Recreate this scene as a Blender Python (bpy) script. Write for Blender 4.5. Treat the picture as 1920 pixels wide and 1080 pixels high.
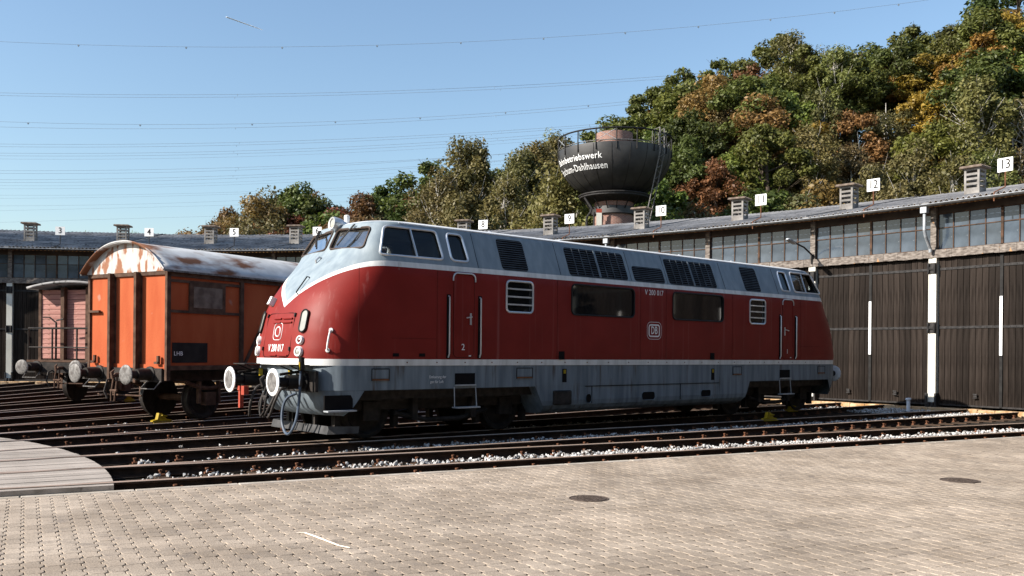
import bpy, bmesh, math, random
import numpy as np
from mathutils import Matrix, Vector, Quaternion
random.seed(7); rng = np.random.default_rng(7)
for o in list(bpy.data.objects): bpy.data.objects.remove(o)
SC = bpy.context.scene; COL = SC.collection
pi = math.pi; sin, cos, tan, R_ = math.sin, math.cos, math.tan, math.radians
# ---------------------------------------------------------------- camera
F_PX, CAM_H, Y_H, ROLL = 1688.45, 1.5953, 660.55, 0.0090      # focal length in photo pixels, eye height over rail top, horizon row, roll
cam = bpy.data.cameras.new('camera'); camo = bpy.data.objects.new('camera', cam); COL.objects.link(camo)
cam.sensor_width = 36; cam.lens = F_PX/1920*36; cam.shift_y = (Y_H-540)/1920; cam.shift_x = .00056
cam.clip_start = .1; cam.clip_end = 20000
camo.location = (0, 0, CAM_H)
camo.rotation_euler = (Matrix.Rotation(pi/2, 4, 'X') @ Matrix.Rotation(ROLL, 4, 'Z')).to_euler()
SC.camera = camo
# ---------------------------------------------------------------- light
SUN_AZ, SUN_EL = R_(201), R_(32)
S = Vector((cos(SUN_EL)*cos(SUN_AZ), cos(SUN_EL)*sin(SUN_AZ), sin(SUN_EL)))
W = bpy.data.worlds.new('World'); SC.world = W; W.use_nodes = True
nt = W.node_tree; bg = nt.nodes['Background']; sky = nt.nodes.new('ShaderNodeTexSky'); sky.sky_type = 'NISHITA'
sky.sun_disc = False; sky.sun_elevation = SUN_EL; sky.sun_rotation = math.atan2(S.x, S.y)
sky.altitude = 100; sky.air_density = 1.3; sky.dust_density = .9; sky.ozone_density = 3.2
nt.links.new(sky.outputs[0], bg.inputs[0]); bg.inputs[1].default_value = .092
sl = bpy.data.lights.new('sun', 'SUN'); sl.energy = 5.0; sl.angle = R_(.5); sl.color = (1, .93, .84)
so = bpy.data.objects.new('sun', sl); COL.objects.link(so); so.rotation_euler = S.to_track_quat('Z', 'Y').to_euler(); so.location = (-30, -10, 40)
vs = SC.view_settings; vs.view_transform = 'Standard'; vs.look = 'None'; vs.gamma = 1; vs.exposure = 1.03; vs.use_curve_mapping = False
SC.cycles.use_denoising = True; SC.cycles.max_bounces = 8; SC.cycles.transparent_max_bounces = 12; SC.cycles.sample_clamp_indirect = 6
# ---------------------------------------------------------------- layout of the engine yard (turntable centre, track fan, building)
PHI, DL, RG = .7112, .1082, 39.16             # bearing of track 12, angle between tracks, radius of the gate front
CX, CY = -17.596, 4.726
def bear(k): return PHI+(12-k)*DL
def polar(k, r, off=0, z=0):                   # off > 0 is towards the camera side of a track
    a = bear(k); return Vector((CX+r*cos(a)+off*sin(a), CY+r*sin(a)-off*cos(a), z))
c_, s_ = cos(ROLL), sin(ROLL)
def pix(P):                                    # where a point falls in the photo, only used to choose how far to build
    x = F_PX*P[0]/P[1]; y = Y_H-540-F_PX*(P[2]-CAM_H)/P[1]
    return 960+x*c_-y*s_, 540+x*s_+y*c_
def ray(u, v):
    dx, dy = u-960, v-540; x = dx*c_+dy*s_; y = -dx*s_+dy*c_
    return x/F_PX, (Y_H-540-y)/F_PX
def at(u, v, Y):
    a, b = ray(u, v); return Vector((a*Y, Y, CAM_H+b*Y))
def on(u, v, z):
    a, b = ray(u, v); Y = (z-CAM_H)/b; return Vector((a*Y, Y, z))
# ---------------------------------------------------------------- helpers
class MB:
    def __init__(s): s.v = []; s.f = []; s.m = []
    def add(s, vs, fs, mi=0, M=None):
        n = len(s.v)
        for p in vs: s.v.append(tuple(M @ Vector(p)) if M is not None else tuple(p))
        for f in fs: s.f.append(tuple(i+n for i in f)); s.m.append(mi)
        return s
    def box(s, c, d, mi=0, M=None):
        x, y, z = (q/2 for q in d)
        vs = [(c[0]+i*x, c[1]+j*y, c[2]+k*z) for k in (-1, 1) for j in (-1, 1) for i in (-1, 1)]
        return s.add(vs, [(0, 2, 3, 1), (4, 5, 7, 6), (0, 1, 5, 4), (2, 6, 7, 3), (0, 4, 6, 2), (1, 3, 7, 5)], mi, M)
    def cbox(s, c, d, b=.01, mi=0, M=None):    # box with chamfered upper/lower rims
        x, y, z = (q/2 for q in d); vs = []
        for zz, e in ((-z, b), (-z+b, 0), (z-b, 0), (z, b)):
            for sx, sy in ((-1, -1), (1, -1), (1, 1), (-1, 1)): vs.append((c[0]+sx*(x-e), c[1]+sy*(y-e), c[2]+zz))
        fs = [(3, 2, 1, 0), (12, 13, 14, 15)]
        for l in range(3):
            for i in range(4): j = (i+1) % 4; fs.append((l*4+i, l*4+j, l*4+4+j, l*4+4+i))
        return s.add(vs, fs, mi, M)
    def bar(s, p, q, w, h, mi=0, M=None, up=(0, 0, 1)):
        p, q = Vector(p), Vector(q); d = (q-p); L = d.length; d.normalize(); up = Vector(up)
        if abs(d.dot(up)) > .98: up = Vector((1, 0, 0))
        r = d.cross(up).normalized(); u = r.cross(d)
        vs = [tuple(e+r*(i*w/2)+u*(j*h/2)) for e in (p, q) for j in (-1, 1) for i in (-1, 1)]
        return s.add(vs, [(0, 1, 3, 2), (4, 6, 7, 5), (0, 4, 5, 1), (2, 3, 7, 6), (0, 2, 6, 4), (1, 5, 7, 3)], mi, M)
    def tube(s, pts, r, n=8, mi=0, M=None, closed=False):
        pts = [Vector(p) for p in pts]; N = len(pts); rs = r if hasattr(r, '__len__') else [r]*N
        vs = []; u = None
        for i, p in enumerate(pts):
            a = pts[(i-1) % N] if (closed or i > 0) else p; b = pts[(i+1) % N] if (closed or i < N-1) else p
            t = (b-a).normalized() if (b-a).length > 1e-9 else Vector((0, 0, 1))
            if u is None:
                u = t.cross(Vector((0, 0, 1)))
                if u.length < .1: u = t.cross(Vector((1, 0, 0)))
            u = (u-t*u.dot(t)).normalized(); w = t.cross(u)
            for j in range(n):
                q = 2*pi*j/n; vs.append(tuple(p+(u*cos(q)+w*sin(q))*rs[i]))
        fs = []
        for i in range(N if closed else N-1):
            for j in range(n):
                k = (j+1) % n; i2 = (i+1) % N
                fs.append((i*n+j, i*n+k, i2*n+k, i2*n+j))
        if not closed: fs += [tuple(range(n-1, -1, -1)), tuple((N-1)*n+j for j in range(n))]
        return s.add(vs, fs, mi, M)
    def lathe(s, prof, n=24, mi=0, M=None, a0=0, a1=2*pi):
        full = abs(a1-a0-2*pi) < 1e-6; k = n if full else n+1
        vs = [(r*cos(a0+(a1-a0)*i/n), r*sin(a0+(a1-a0)*i/n), z) for r, z in prof for i in range(k)]
        fs = []
        for l in range(len(prof)-1):
            for i in range(n):
                j = (i+1) % k; fs.append((l*k+i, l*k+j, l*k+k+j, l*k+k+i))
        return s.add(vs, fs, mi, M)
    def mesh(s, name, mats, smooth=False, sharp=40):
        me = bpy.data.meshes.new(name); me.from_pydata(s.v, [], s.f)
        for m in (mats if isinstance(mats, (list, tuple)) else [mats]): me.materials.append(m)
        me.polygons.foreach_set('material_index', s.m)
        if smooth:
            me.polygons.foreach_set('use_smooth', [True]*len(s.f)); me.set_sharp_from_angle(angle=R_(sharp))
        me.update(); return me
    def build(s, name, mats, parent=None, smooth=False, loc=None, rz=None, sharp=40):
        return link(name, s.mesh(name, mats, smooth, sharp), parent, loc, rz)
def link(name, me, parent=None, loc=None, rz=None):
    o = bpy.data.objects.new(name, me); COL.objects.link(o); o.parent = parent
    if loc is not None: o.location = loc
    if rz is not None: o.rotation_euler = (0, 0, rz)
    return o
def tag(o, label=None, cat=None, group=None, kind=None):
    if label: o['label'] = label
    if cat: o['category'] = cat
    if group: o['group'] = group
    if kind: o['kind'] = kind
    return o
def thing(name, label, cat, loc=(0, 0, 0), rz=0, group=None):
    o = bpy.data.objects.new(name, None); COL.objects.link(o); o.location = loc; o.rotation_euler = (0, 0, rz); o.empty_display_size = .3
    return tag(o, label, cat, group)
def along_x(): return Matrix.Rotation(pi/2, 4, 'Y')            # lathe axis z -> x
def T(x, y, z): return Matrix.Translation((x, y, z))
def RX(a): return Matrix.Rotation(a, 4, 'X')
def RY(a): return Matrix.Rotation(a, 4, 'Y')
def RZ(a): return Matrix.Rotation(a, 4, 'Z')
def rrect(x0, x1, y0, y1, r, n=4):             # rounded rectangle in 2D, counter-clockwise
    out = []
    for cx, cy, a in ((x1-r, y0+r, -pi/2), (x1-r, y1-r, 0), (x0+r, y1-r, pi/2), (x0+r, y0+r, pi)):
        for i in range(n+1): q = a+i*pi/2/n; out.append((cx+r*cos(q), cy+r*sin(q)))
    return out
def rpoly(pts, r, n=4):                        # rounded polygon in 2D
    out = []; N = len(pts)
    for i in range(N):
        p, a, b = Vector(pts[i]), Vector(pts[i-1]), Vector(pts[(i+1) % N])
        d0, d1 = (a-p).normalized(), (b-p).normalized()
        for j in range(n+1):
            t = j/n; P0 = p+d0*r; P1 = p+d1*r
            out.append(tuple((1-t)**2*P0+2*t*(1-t)*p+t*t*P1))
    return out
def text_mesh(s, size, ext=.0, align='CENTER', bold=False, space=1.06):
    cu = bpy.data.curves.new('t', 'FONT'); cu.body = s; cu.size = size; cu.align_x = align; cu.align_y = 'CENTER'; cu.extrude = ext; cu.resolution_u = 3; cu.space_character = space
    if bold: cu.offset = size*.008
    o = bpy.data.objects.new('t', cu); me = bpy.data.meshes.new_from_object(o); bpy.data.objects.remove(o); return me
# ---------------------------------------------------------------- materials
def mat(name, c1, c2=None, scale=4, rough=.75, metal=0, bump=0, bscale=None, stretch=None, var=0, c3=None, c3scale=20, c3thr=.62, c3w=.06, spec=.13, coords='Object', lo=.35, hi=.65, c3stretch=None, rvar=0, dirt=None):
    m = bpy.data.materials.new(name); m.use_nodes = True; n = m.node_tree.nodes; l = m.node_tree.links
    b = n['Principled BSDF']; b.inputs['Roughness'].default_value = rough; b.inputs['Metallic'].default_value = metal
    b.inputs['Specular IOR Level'].default_value = spec
    tc = n.new('ShaderNodeTexCoord'); geo = n.new('ShaderNodeNewGeometry')
    src = geo.outputs['Position'] if coords == 'World' else tc.outputs['Object']
    def noise(sc, st=None, det=6):
        q = n.new('ShaderNodeTexNoise'); q.inputs['Scale'].default_value = sc; q.inputs['Detail'].default_value = det
        if st:
            mp = n.new('ShaderNodeMapping'); mp.inputs['Scale'].default_value = st; l.new(src, mp.inputs[0]); l.new(mp.outputs[0], q.inputs[0])
        else: l.new(src, q.inputs[0])
        return q
    def c4(c): return (c[0], c[1], c[2], 1)
    c2 = c2 or tuple(x*1.25 for x in c1)
    nz = noise(scale, stretch); rp = n.new('ShaderNodeValToRGB'); e = rp.color_ramp.elements
    e[0].position = lo; e[1].position = hi; e[0].color = c4(c1); e[1].color = c4(c2); l.new(nz.outputs[0], rp.inputs[0]); col = rp.outputs[0]
    if c3:
        n3 = noise(c3scale, c3stretch); r3 = n.new('ShaderNodeValToRGB'); e = r3.color_ramp.elements
        e[0].position = c3thr; e[1].position = min(1, c3thr+c3w); e[0].color = (0, 0, 0, 1); e[1].color = (1, 1, 1, 1); l.new(n3.outputs[0], r3.inputs[0])
        mx = n.new('ShaderNodeMix'); mx.data_type = 'RGBA'; l.new(r3.outputs[0], mx.inputs[0]); l.new(col, mx.inputs[6]); mx.inputs[7].default_value = c4(c3); col = mx.outputs[2]
    if var:
        oi = n.new('ShaderNodeObjectInfo'); mr = n.new('ShaderNodeMapRange'); mr.inputs[3].default_value = 1-var; mr.inputs[4].default_value = 1+var
        l.new(oi.outputs['Random'], mr.inputs[0]); hs = n.new('ShaderNodeHueSaturation'); l.new(mr.outputs[0], hs.inputs['Value']); l.new(col, hs.inputs['Color']); col = hs.outputs[0]
    l.new(col, b.inputs['Base Color'])
    if rvar:
        mr = n.new('ShaderNodeMapRange'); mr.inputs[3].default_value = max(0, rough-rvar); mr.inputs[4].default_value = min(1, rough+rvar); l.new(nz.outputs[0], mr.inputs[0]); l.new(mr.outputs[0], b.inputs['Roughness'])
    if bump:
        nb = noise(bscale or scale*3); bp = n.new('ShaderNodeBump'); bp.inputs['Strength'].default_value = 1; bp.inputs['Distance'].default_value = bump
        l.new(nb.outputs[0], bp.inputs['Height']); l.new(bp.outputs[0], b.inputs['Normal'])
    return m
def glass_mat(name, tint=(.8, .85, .85), gloss=.12, dirt=.0):
    m = bpy.data.materials.new(name); m.use_nodes = True; n = m.node_tree.nodes; l = m.node_tree.links; n.remove(n['Principled BSDF'])
    t = n.new('ShaderNodeBsdfTransparent'); t.inputs[0].default_value = (*tint, 1); g = n.new('ShaderNodeBsdfGlossy'); g.inputs['Roughness'].default_value = .03
    lw = n.new('ShaderNodeFresnel'); lw.inputs[0].default_value = 1.5; ad = n.new('ShaderNodeMath'); ad.operation = 'ADD'; ad.inputs[1].default_value = gloss; l.new(lw.outputs[0], ad.inputs[0])
    mx = n.new('ShaderNodeMixShader'); l.new(ad.outputs[0], mx.inputs[0]); l.new(t.outputs[0], mx.inputs[1]); l.new(g.outputs[0], mx.inputs[2]); sh = mx.outputs[0]
    if dirt:
        d = n.new('ShaderNodeBsdfDiffuse'); d.inputs[0].default_value = (.45, .45, .43, 1); q = n.new('ShaderNodeTexNoise'); q.inputs['Scale'].default_value = 3; q.inputs['Detail'].default_value = 6
        tc = n.new('ShaderNodeTexCoord'); l.new(tc.outputs['Object'], q.inputs[0]); mr = n.new('ShaderNodeMapRange'); mr.inputs[1].default_value = .3; mr.inputs[2].default_value = .75; mr.inputs[4].default_value = dirt
        l.new(q.outputs[0], mr.inputs[0]); m2 = n.new('ShaderNodeMixShader'); l.new(mr.outputs[0], m2.inputs[0]); l.new(sh, m2.inputs[1]); l.new(d.outputs[0], m2.inputs[2]); sh = m2.outputs[0]
    l.new(sh, n['Material Output'].inputs[0]); return m
def leaf_mat(name, c1, c2):
    m = bpy.data.materials.new(name); m.use_nodes = True; n = m.node_tree.nodes; l = m.node_tree.links; n.remove(n['Principled BSDF'])
    tc = n.new('ShaderNodeTexCoord'); q = n.new('ShaderNodeTexNoise'); q.inputs['Scale'].default_value = .9; q.inputs['Detail'].default_value = 8; q.inputs['Roughness'].default_value = .75; l.new(tc.outputs['Object'], q.inputs[0])
    r = n.new('ShaderNodeValToRGB'); e = r.color_ramp.elements; e[0].position = .36; e[1].position = .64; e[0].color = (*c1, 1); e[1].color = (*c2, 1); l.new(q.outputs[0], r.inputs[0])
    oi = n.new('ShaderNodeObjectInfo'); mr = n.new('ShaderNodeMapRange'); mr.inputs[3].default_value = .7; mr.inputs[4].default_value = 1.3; l.new(oi.outputs['Random'], mr.inputs[0])
    hs = n.new('ShaderNodeHueSaturation'); l.new(mr.outputs[0], hs.inputs['Value']); l.new(r.outputs[0], hs.inputs['Color'])
    wn = n.new('ShaderNodeTexWhiteNoise'); wn.noise_dimensions = '1D'; l.new(oi.outputs['Random'], wn.inputs['W']); mh = n.new('ShaderNodeMapRange'); mh.inputs[3].default_value = .455; mh.inputs[4].default_value = .525; l.new(wn.outputs[0], mh.inputs[0]); l.new(mh.outputs[0], hs.inputs['Hue'])
    d = n.new('ShaderNodeBsdfPrincipled'); d.inputs['Roughness'].default_value = .55; d.inputs['Specular IOR Level'].default_value = .35; t = n.new('ShaderNodeBsdfTranslucent'); l.new(hs.outputs[0], d.inputs['Base Color']); l.new(hs.outputs[0], t.inputs[0])
    mx = n.new('ShaderNodeMixShader'); mx.inputs[0].default_value = .3; l.new(d.outputs[0], mx.inputs[1]); l.new(t.outputs[0], mx.inputs[2]); l.new(mx.outputs[0], n['Material Output'].inputs[0]); return m
M = {}
M['ash'] = mat('ash', (.012, .010, .008), (.035, .028, .022), 2.5, .95, bump=.02, bscale=14, coords='World')
M['rail'] = mat('rusty_rail', (.022, .013, .009), (.05, .028, .018), 6, .8, bump=.002, bscale=40)
M['railtop'] = mat('worn_rail_head', (.40, .28, .20), (.56, .43, .34), 3, .36, metal=.3, stretch=(.2, 4, 1))
M['rust'] = mat('rust', (.10, .045, .025), (.20, .09, .05), 12, .85)
M['steel_dark'] = mat('dark_steel', (.018, .016, .015), (.04, .034, .03), 7, .6, bump=.002)
M['sleeper'] = mat('steel_sleeper', (.03, .02, .014), (.07, .045, .03), 4, .9, bump=.004)
M['stone'] = mat('ballast_stone', (.20, .195, .19), (.64, .63, .61), 9, .85, coords='World', c3=(.10, .072, .055), c3scale=13, c3thr=.56, c3w=.05)
M['paver'] = mat('concrete_paver', (.262, .212, .164), (.362, .300, .238), 1.1, .9, bump=.0035, bscale=60, coords='World', c3=(.22, .183, .15), c3scale=6, c3thr=.55, c3w=.2)
M['pavebed'] = mat('joint_sand', (.05, .038, .02), (.10, .075, .04), 5, 1, coords='World')
M['paveplain'] = mat('far_paving', (.24, .205, .175), (.32, .28, .24), 2, .9, coords='World')
M['kerb'] = mat('kerb_concrete', (.30, .26, .21), (.45, .40, .34), 5, .9, bump=.004, bscale=30, coords='World')
M['deck'] = mat('weathered_planks', (.22, .19, .16), (.42, .37, .325), 5, .85, stretch=(.35, 9, 1), bump=.003, bscale=30, var=.14, c3=(.10, .085, .07), c3scale=7, c3stretch=(.25, 12, 1), c3thr=.6, c3w=.08)
M['gate'] = mat('gate_planks', (.012, .0088, .007), (.026, .020, .0165), 3, .7, stretch=(4, 4, .4), var=.38, spec=.06, bump=.002, bscale=20, c3=(.05, .043, .04), c3scale=30, c3thr=.72)
M['gateiron'] = mat('gate_iron', (.018, .017, .017), (.04, .037, .036), 8, .55, bump=.002)
M['postwhite'] = mat('white_painted_post', (.50, .485, .42), (.66, .64, .57), 2, .8, stretch=(1, 1, .4), c3=(.42, .33, .22), c3scale=7, c3thr=.64)
M['whitepaint'] = mat('white_paint', (.74, .74, .73), (.82, .82, .81), 3, .5)
M['lintel'] = mat('weathered_lintel', (.085, .07, .06), (.24, .21, .185), 3, .9, stretch=(2, 6, 6), bump=.012, bscale=12, c3=(.40, .22, .10), c3scale=5, c3thr=.66)
M['frame'] = mat('window_bars', (.035, .024, .018), (.09, .05, .032), 6, .75)
M['pane'] = mat('dirty_pane', (.020, .029, .042), (.058, .076, .10), 1.6, .12, spec=.55, var=.2, c3=(.15, .16, .17), c3scale=9, c3thr=.66, c3w=.12, rvar=.06)
M['roof'] = mat('fibre_cement_roof', (.13, .127, .127), (.30, .293, .288), 1.2, .92, bump=.006, bscale=25, c3=(.07, .065, .06), c3scale=5, c3thr=.58, c3w=.1, c3stretch=(1, .35, 1), coords='World')
M['soffit'] = mat('soffit_boards', (.30, .16, .06), (.45, .25, .10), 5, .8)
M['concrete'] = mat('vent_concrete', (.15, .142, .132), (.27, .255, .24), 3, .9, bump=.006, bscale=20, c3=(.12, .105, .095), c3scale=6, c3thr=.58, c3w=.12, var=.12)
M['ventcap'] = mat('vent_cap', (.10, .075, .06), (.19, .15, .12), 5, .9, bump=.008)
M['zinc'] = mat('zinc_gutter', (.30, .32, .34), (.44, .46, .48), 3, .45, metal=.3)
M['zincdark'] = mat('dark_gutter', (.05, .047, .045), (.10, .095, .09), 4, .5, metal=.2)
M['black'] = mat('black_paint', (.012, .011, .011), (.022, .021, .02), 5, .5)
M['blackline'] = mat('dark_seam', (.006, .005, .005), (.008, .007, .007), 5, .9)
M['interior'] = mat('dark_interior', (.05, .046, .042), (.075, .07, .062), 2, .8)
M['yellow'] = mat('yellow_paint', (.27, .185, .01), (.36, .255, .016), 6, .5, c3=(.2, .12, .03), c3scale=14, c3thr=.62)
M['brick'] = None
M['wallbrown'] = mat('inner_wall', (.05, .04, .035), (.08, .065, .055), 2, .9)
M['glass'] = glass_mat('cab_glass', (.78, .82, .82), .0)
M['glassfront'] = glass_mat('windscreen_glass', (.5, .58, .64), .34, .10)
M['glassdark'] = mat('dark_window_glass', (.006, .007, .008), (.010, .011, .012), 2, .04, spec=1.0)
def brick_mat():
    m = bpy.data.materials.new('brickwork'); m.use_nodes = True; n = m.node_tree.nodes; l = m.node_tree.links; b = n['Principled BSDF']; b.inputs['Roughness'].default_value = .9
    q = n.new('ShaderNodeTexNoise'); q.inputs['Scale'].default_value = 3; r = n.new('ShaderNodeValToRGB'); tc = n.new('ShaderNodeTexCoord'); l.new(tc.outputs['Object'], q.inputs[0])
    oi = n.new('ShaderNodeObjectInfo'); e = r.color_ramp.elements; e[0].position = .3; e[1].position = .7; e[0].color = (.16, .06, .042, 1); e[1].color = (.34, .155, .11, 1); l.new(q.outputs[0], r.inputs[0]); l.new(r.outputs[0], b.inputs[0]); return m
M['brick'] = brick_mat(); M['mortar'] = mat('mortar', (.28, .23, .20), (.38, .32, .28), 5, .95)
M['towerblack'] = mat('black_tank_paint', (.016, .015, .015), (.035, .033, .032), 1.2, .55, spec=.6, bump=.006, bscale=1.5)
# ================================================================ ground, hill
def gmat():
    m = mat('ground_cover', (.03, .028, .015), (.07, .06, .03), .4, .95, coords='World'); return m
g = MB(); NR = 64
g.v.append((CX, CY, -.175)); RR = [60, 300, 1500, 9000]
for r in RR:
    for i in range(NR): g.v.append((CX+r*cos(2*pi*i/NR), CY+r*sin(2*pi*i/NR), -.175))
for i in range(NR):
    j = (i+1) % NR; g.f.append((0, 1+i, 1+j)); g.m.append(0)
    for q in range(3): g.f.append((1+q*NR+i, 1+(q+1)*NR+i, 1+(q+1)*NR+j, 1+q*NR+j)); g.m.append(1)
tag(g.build('ground', [M['ash'], gmat()]), kind='structure')
HU = [-300, 200, 330, 400, 500, 600, 750, 850, 950, 1050, 1150, 1250, 1350, 1450, 1600, 1700, 1900, 2100, 2400]
HG = [0, 0, 5, 10, 11, 11, 10, 12, 13, 15, 18.5, 23.5, 28.5, 29, 28.5, 30.5, 35, 38, 40]
def hill(X, Y):
    if Y < 30: return 0.
    u = 960+F_PX*X/Y; G = float(np.interp(u, HU, HG)); t = min(1, max(0, (Y-60)/58)); t = t*t*(3-2*t)
    return G*(t+max(0, min(1, (Y-118)/150))*.12)
hb = MB(); US = list(range(-500, 2701, 50)); YS = [58, 62, 66, 70, 75, 80, 86, 92, 98, 105, 112, 120, 135, 160, 200, 300]
for Y in YS:
    for u in US: X = (u-960)/F_PX*Y; hb.v.append((X, Y, hill(X, Y)-.3+.0))
nU = len(US)
for a in range(len(YS)-1):
    for b in range(nU-1): hb.f.append((a*nU+b, a*nU+b+1, (a+1)*nU+b+1, (a+1)*nU+b)); hb.m.append(0)
tag(hb.build('hill', mat('hill_floor', (.035, .03, .014), (.075, .06, .03), .5, .95, coords='World', bump=.1, bscale=2), smooth=True), kind='structure')
# ================================================================ pavement
KP = 14; A14 = bear(KP); E1 = Vector((cos(A14), sin(A14), 0)); E2 = Vector((sin(A14), -cos(A14), 0)); CC = Vector((CX, CY, 0))
PZ = -.08; PE = .93                                     # paving level, distance of the paving edge from the track axis
def pv(a, o, z): return tuple(CC+E1*a+E2*o+Vector((0, 0, z)))
p = MB(); p.add([pv(-60, PE, -.118), pv(90, PE, -.118), pv(90, 60, -.118), pv(-60, 60, -.118)], [(0, 3, 2, 1)], 0)
p.add([pv(-6, PE+.13, PZ-.028), pv(60, PE+.13, PZ-.028), pv(60, 16, PZ-.028), pv(-6, 16, PZ-.028)], [(0, 3, 2, 1)], 1)
pave = tag(p.build('pavement', [M['paveplain'], M['pavebed']]), kind='structure')
PW, PL, PD = .140, .205, .013
def paver_tones(m):                                     # each block its own slight tone, plus broad worn and stained areas
    n = m.node_tree.nodes; l = m.node_tree.links; b = n['Principled BSDF']; col = b.inputs['Base Color'].links[0].from_socket; geo = n.new('ShaderNodeNewGeometry')
    sb = n.new('ShaderNodeVectorMath'); sb.operation = 'SUBTRACT'; sb.inputs[1].default_value = (CX, CY, 0); l.new(geo.outputs['Position'], sb.inputs[0])
    vr = n.new('ShaderNodeVectorRotate'); vr.rotation_type = 'Z_AXIS'; vr.inputs['Angle'].default_value = -A14; l.new(sb.outputs[0], vr.inputs[0])
    ad = n.new('ShaderNodeVectorMath'); ad.operation = 'ADD'; ad.inputs[1].default_value = (PW/2, PE+.13, 0); l.new(vr.outputs[0], ad.inputs[0])
    dv = n.new('ShaderNodeVectorMath'); dv.operation = 'DIVIDE'; dv.inputs[1].default_value = (PW, PL, 1); l.new(ad.outputs[0], dv.inputs[0])
    fl = n.new('ShaderNodeVectorMath'); fl.operation = 'FLOOR'; l.new(dv.outputs[0], fl.inputs[0]); sp = n.new('ShaderNodeSeparateXYZ'); l.new(fl.outputs[0], sp.inputs[0]); cb = n.new('ShaderNodeCombineXYZ'); l.new(sp.outputs[0], cb.inputs[0]); l.new(sp.outputs[1], cb.inputs[1])
    wn = n.new('ShaderNodeTexWhiteNoise'); l.new(cb.outputs[0], wn.inputs[0]); q = n.new('ShaderNodeTexNoise'); q.inputs['Scale'].default_value = .32; q.inputs['Detail'].default_value = 5; q.inputs['Roughness'].default_value = .65; l.new(geo.outputs['Position'], q.inputs[0])
    m1 = n.new('ShaderNodeMapRange'); m1.inputs[3].default_value = .88; m1.inputs[4].default_value = 1.10; l.new(wn.outputs[0], m1.inputs[0]); m2 = n.new('ShaderNodeMapRange'); m2.inputs[1].default_value = .3; m2.inputs[2].default_value = .7; m2.inputs[3].default_value = .74; m2.inputs[4].default_value = 1.14; l.new(q.outputs[0], m2.inputs[0])
    mu = n.new('ShaderNodeMath'); mu.operation = 'MULTIPLY'; l.new(m1.outputs[0], mu.inputs[0]); l.new(m2.outputs[0], mu.inputs[1]); hs = n.new('ShaderNodeHueSaturation'); l.new(mu.outputs[0], hs.inputs['Value']); l.new(col, hs.inputs['Color'])
    st = n.new('ShaderNodeTexNoise'); st.inputs['Scale'].default_value = 1.7; st.inputs['Detail'].default_value = 8; l.new(geo.outputs['Position'], st.inputs[0]); m3 = n.new('ShaderNodeMapRange'); m3.inputs[1].default_value = .66; m3.inputs[2].default_value = .78; m3.inputs[4].default_value = .45; l.new(st.outputs[0], m3.inputs[0])
    gr = n.new('ShaderNodeTexNoise'); gr.inputs['Scale'].default_value = 85; gr.inputs['Detail'].default_value = 3; l.new(geo.outputs['Position'], gr.inputs[0]); m4 = n.new('ShaderNodeMapRange'); m4.inputs[1].default_value = .3; m4.inputs[2].default_value = .7; m4.inputs[3].default_value = .72; m4.inputs[4].default_value = 1.28; l.new(gr.outputs[0], m4.inputs[0]); h2 = n.new('ShaderNodeHueSaturation'); l.new(m4.outputs[0], h2.inputs['Value']); l.new(hs.outputs[0], h2.inputs['Color'])
    mx = n.new('ShaderNodeMix'); mx.data_type = 'RGBA'; l.new(m3.outputs[0], mx.inputs[0]); l.new(h2.outputs[0], mx.inputs[6]); mx.inputs[7].default_value = (.10, .08, .06, 1); l.new(mx.outputs[2], b.inputs['Base Color'])
paver_tones(M['paver'])
def paver_shape(e=.0035, n=.017):
    w, h, d = PW/2-e, PL/2-.002, PD
    return [(-w+d+n, -h), (w+d-n, -h), (w+d, -h+n), (w+d, -n*.7), (w-d, n*.7), (w-d, h-n), (w-d-n, h), (-w-d+n, h), (-w-d, h-n), (-w-d, n*.7), (-w+d, -n*.7), (-w+d, -h+n)]
PS = np.array(paver_shape()); nP = len(PS)
cells = []
for i in range(-40, 420):
    for j in range(0, 75):
        P = CC+E1*(i*PW)+E2*(PE+.13+PL/2+j*PL)
        if P.y < 3.2: continue
        u, v = pix((P.x, P.y, PZ))
        if -700 < u < 2500 and v < 1500: cells.append((P.x, P.y, 0 <= u <= 1920 and v <= 1080, P.length))
cells.sort(key=lambda c: (not c[2], c[3]))
pm = MB(); b = .004
top = [(x*(1-b/.07), y*(1-b/.1), 0) for x, y in PS]; mid = [(x, y, -b) for x, y in PS]; bot = [(x, y, -.03) for x, y in PS]
pm.v = top+mid+bot; pm.f = [tuple(range(nP))]; pm.m = [0]
for l in range(2):
    for i in range(nP): j = (i+1) % nP; pm.f.append(((l+1)*nP+i, (l+1)*nP+j, l*nP+j, l*nP+i)); pm.m.append(0)
pme = pm.mesh('paver', M['paver'])
rz = A14
for x, y, *_ in cells[:300]:
    o = link('paver', pme, pave, (x, y, PZ+random.uniform(-.0015, .0015)), rz); o.rotation_euler = (random.gauss(0, .004), random.gauss(0, .004), rz)
rest = cells[300:]; N = len(rest); base = np.array(pm.v); nv = len(base)
rot = np.array([[cos(rz), -sin(rz)], [sin(rz), cos(rz)]])
V = np.zeros((N, nv, 3)); V[:, :, :2] = (base[:, :2] @ rot.T)[None]+np.array([(c[0], c[1]) for c in rest])[:, None, :]
tl = rng.normal(0, .006, (N, 2)); V[:, :, 2] = base[None, :, 2]+PZ+rng.uniform(-.0015, .0015, (N, 1))+np.einsum('nk,vk->nv', tl, base[:, :2])
ff = []
for i in range(N): ff += [tuple(q+i*nv for q in f) for f in pm.f]
me = bpy.data.meshes.new('paver_field'); me.from_pydata(V.reshape(-1, 3).tolist(), [], ff); me.materials.append(M['paver'])
tag(link('paver_field', me, pave), kind='stuff')
k = MB(); L = 1.2
for i in range(-2, 55): k.cbox(((i+.5)*L, 0, 0), (L-.012, .115, .12), .008)
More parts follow.
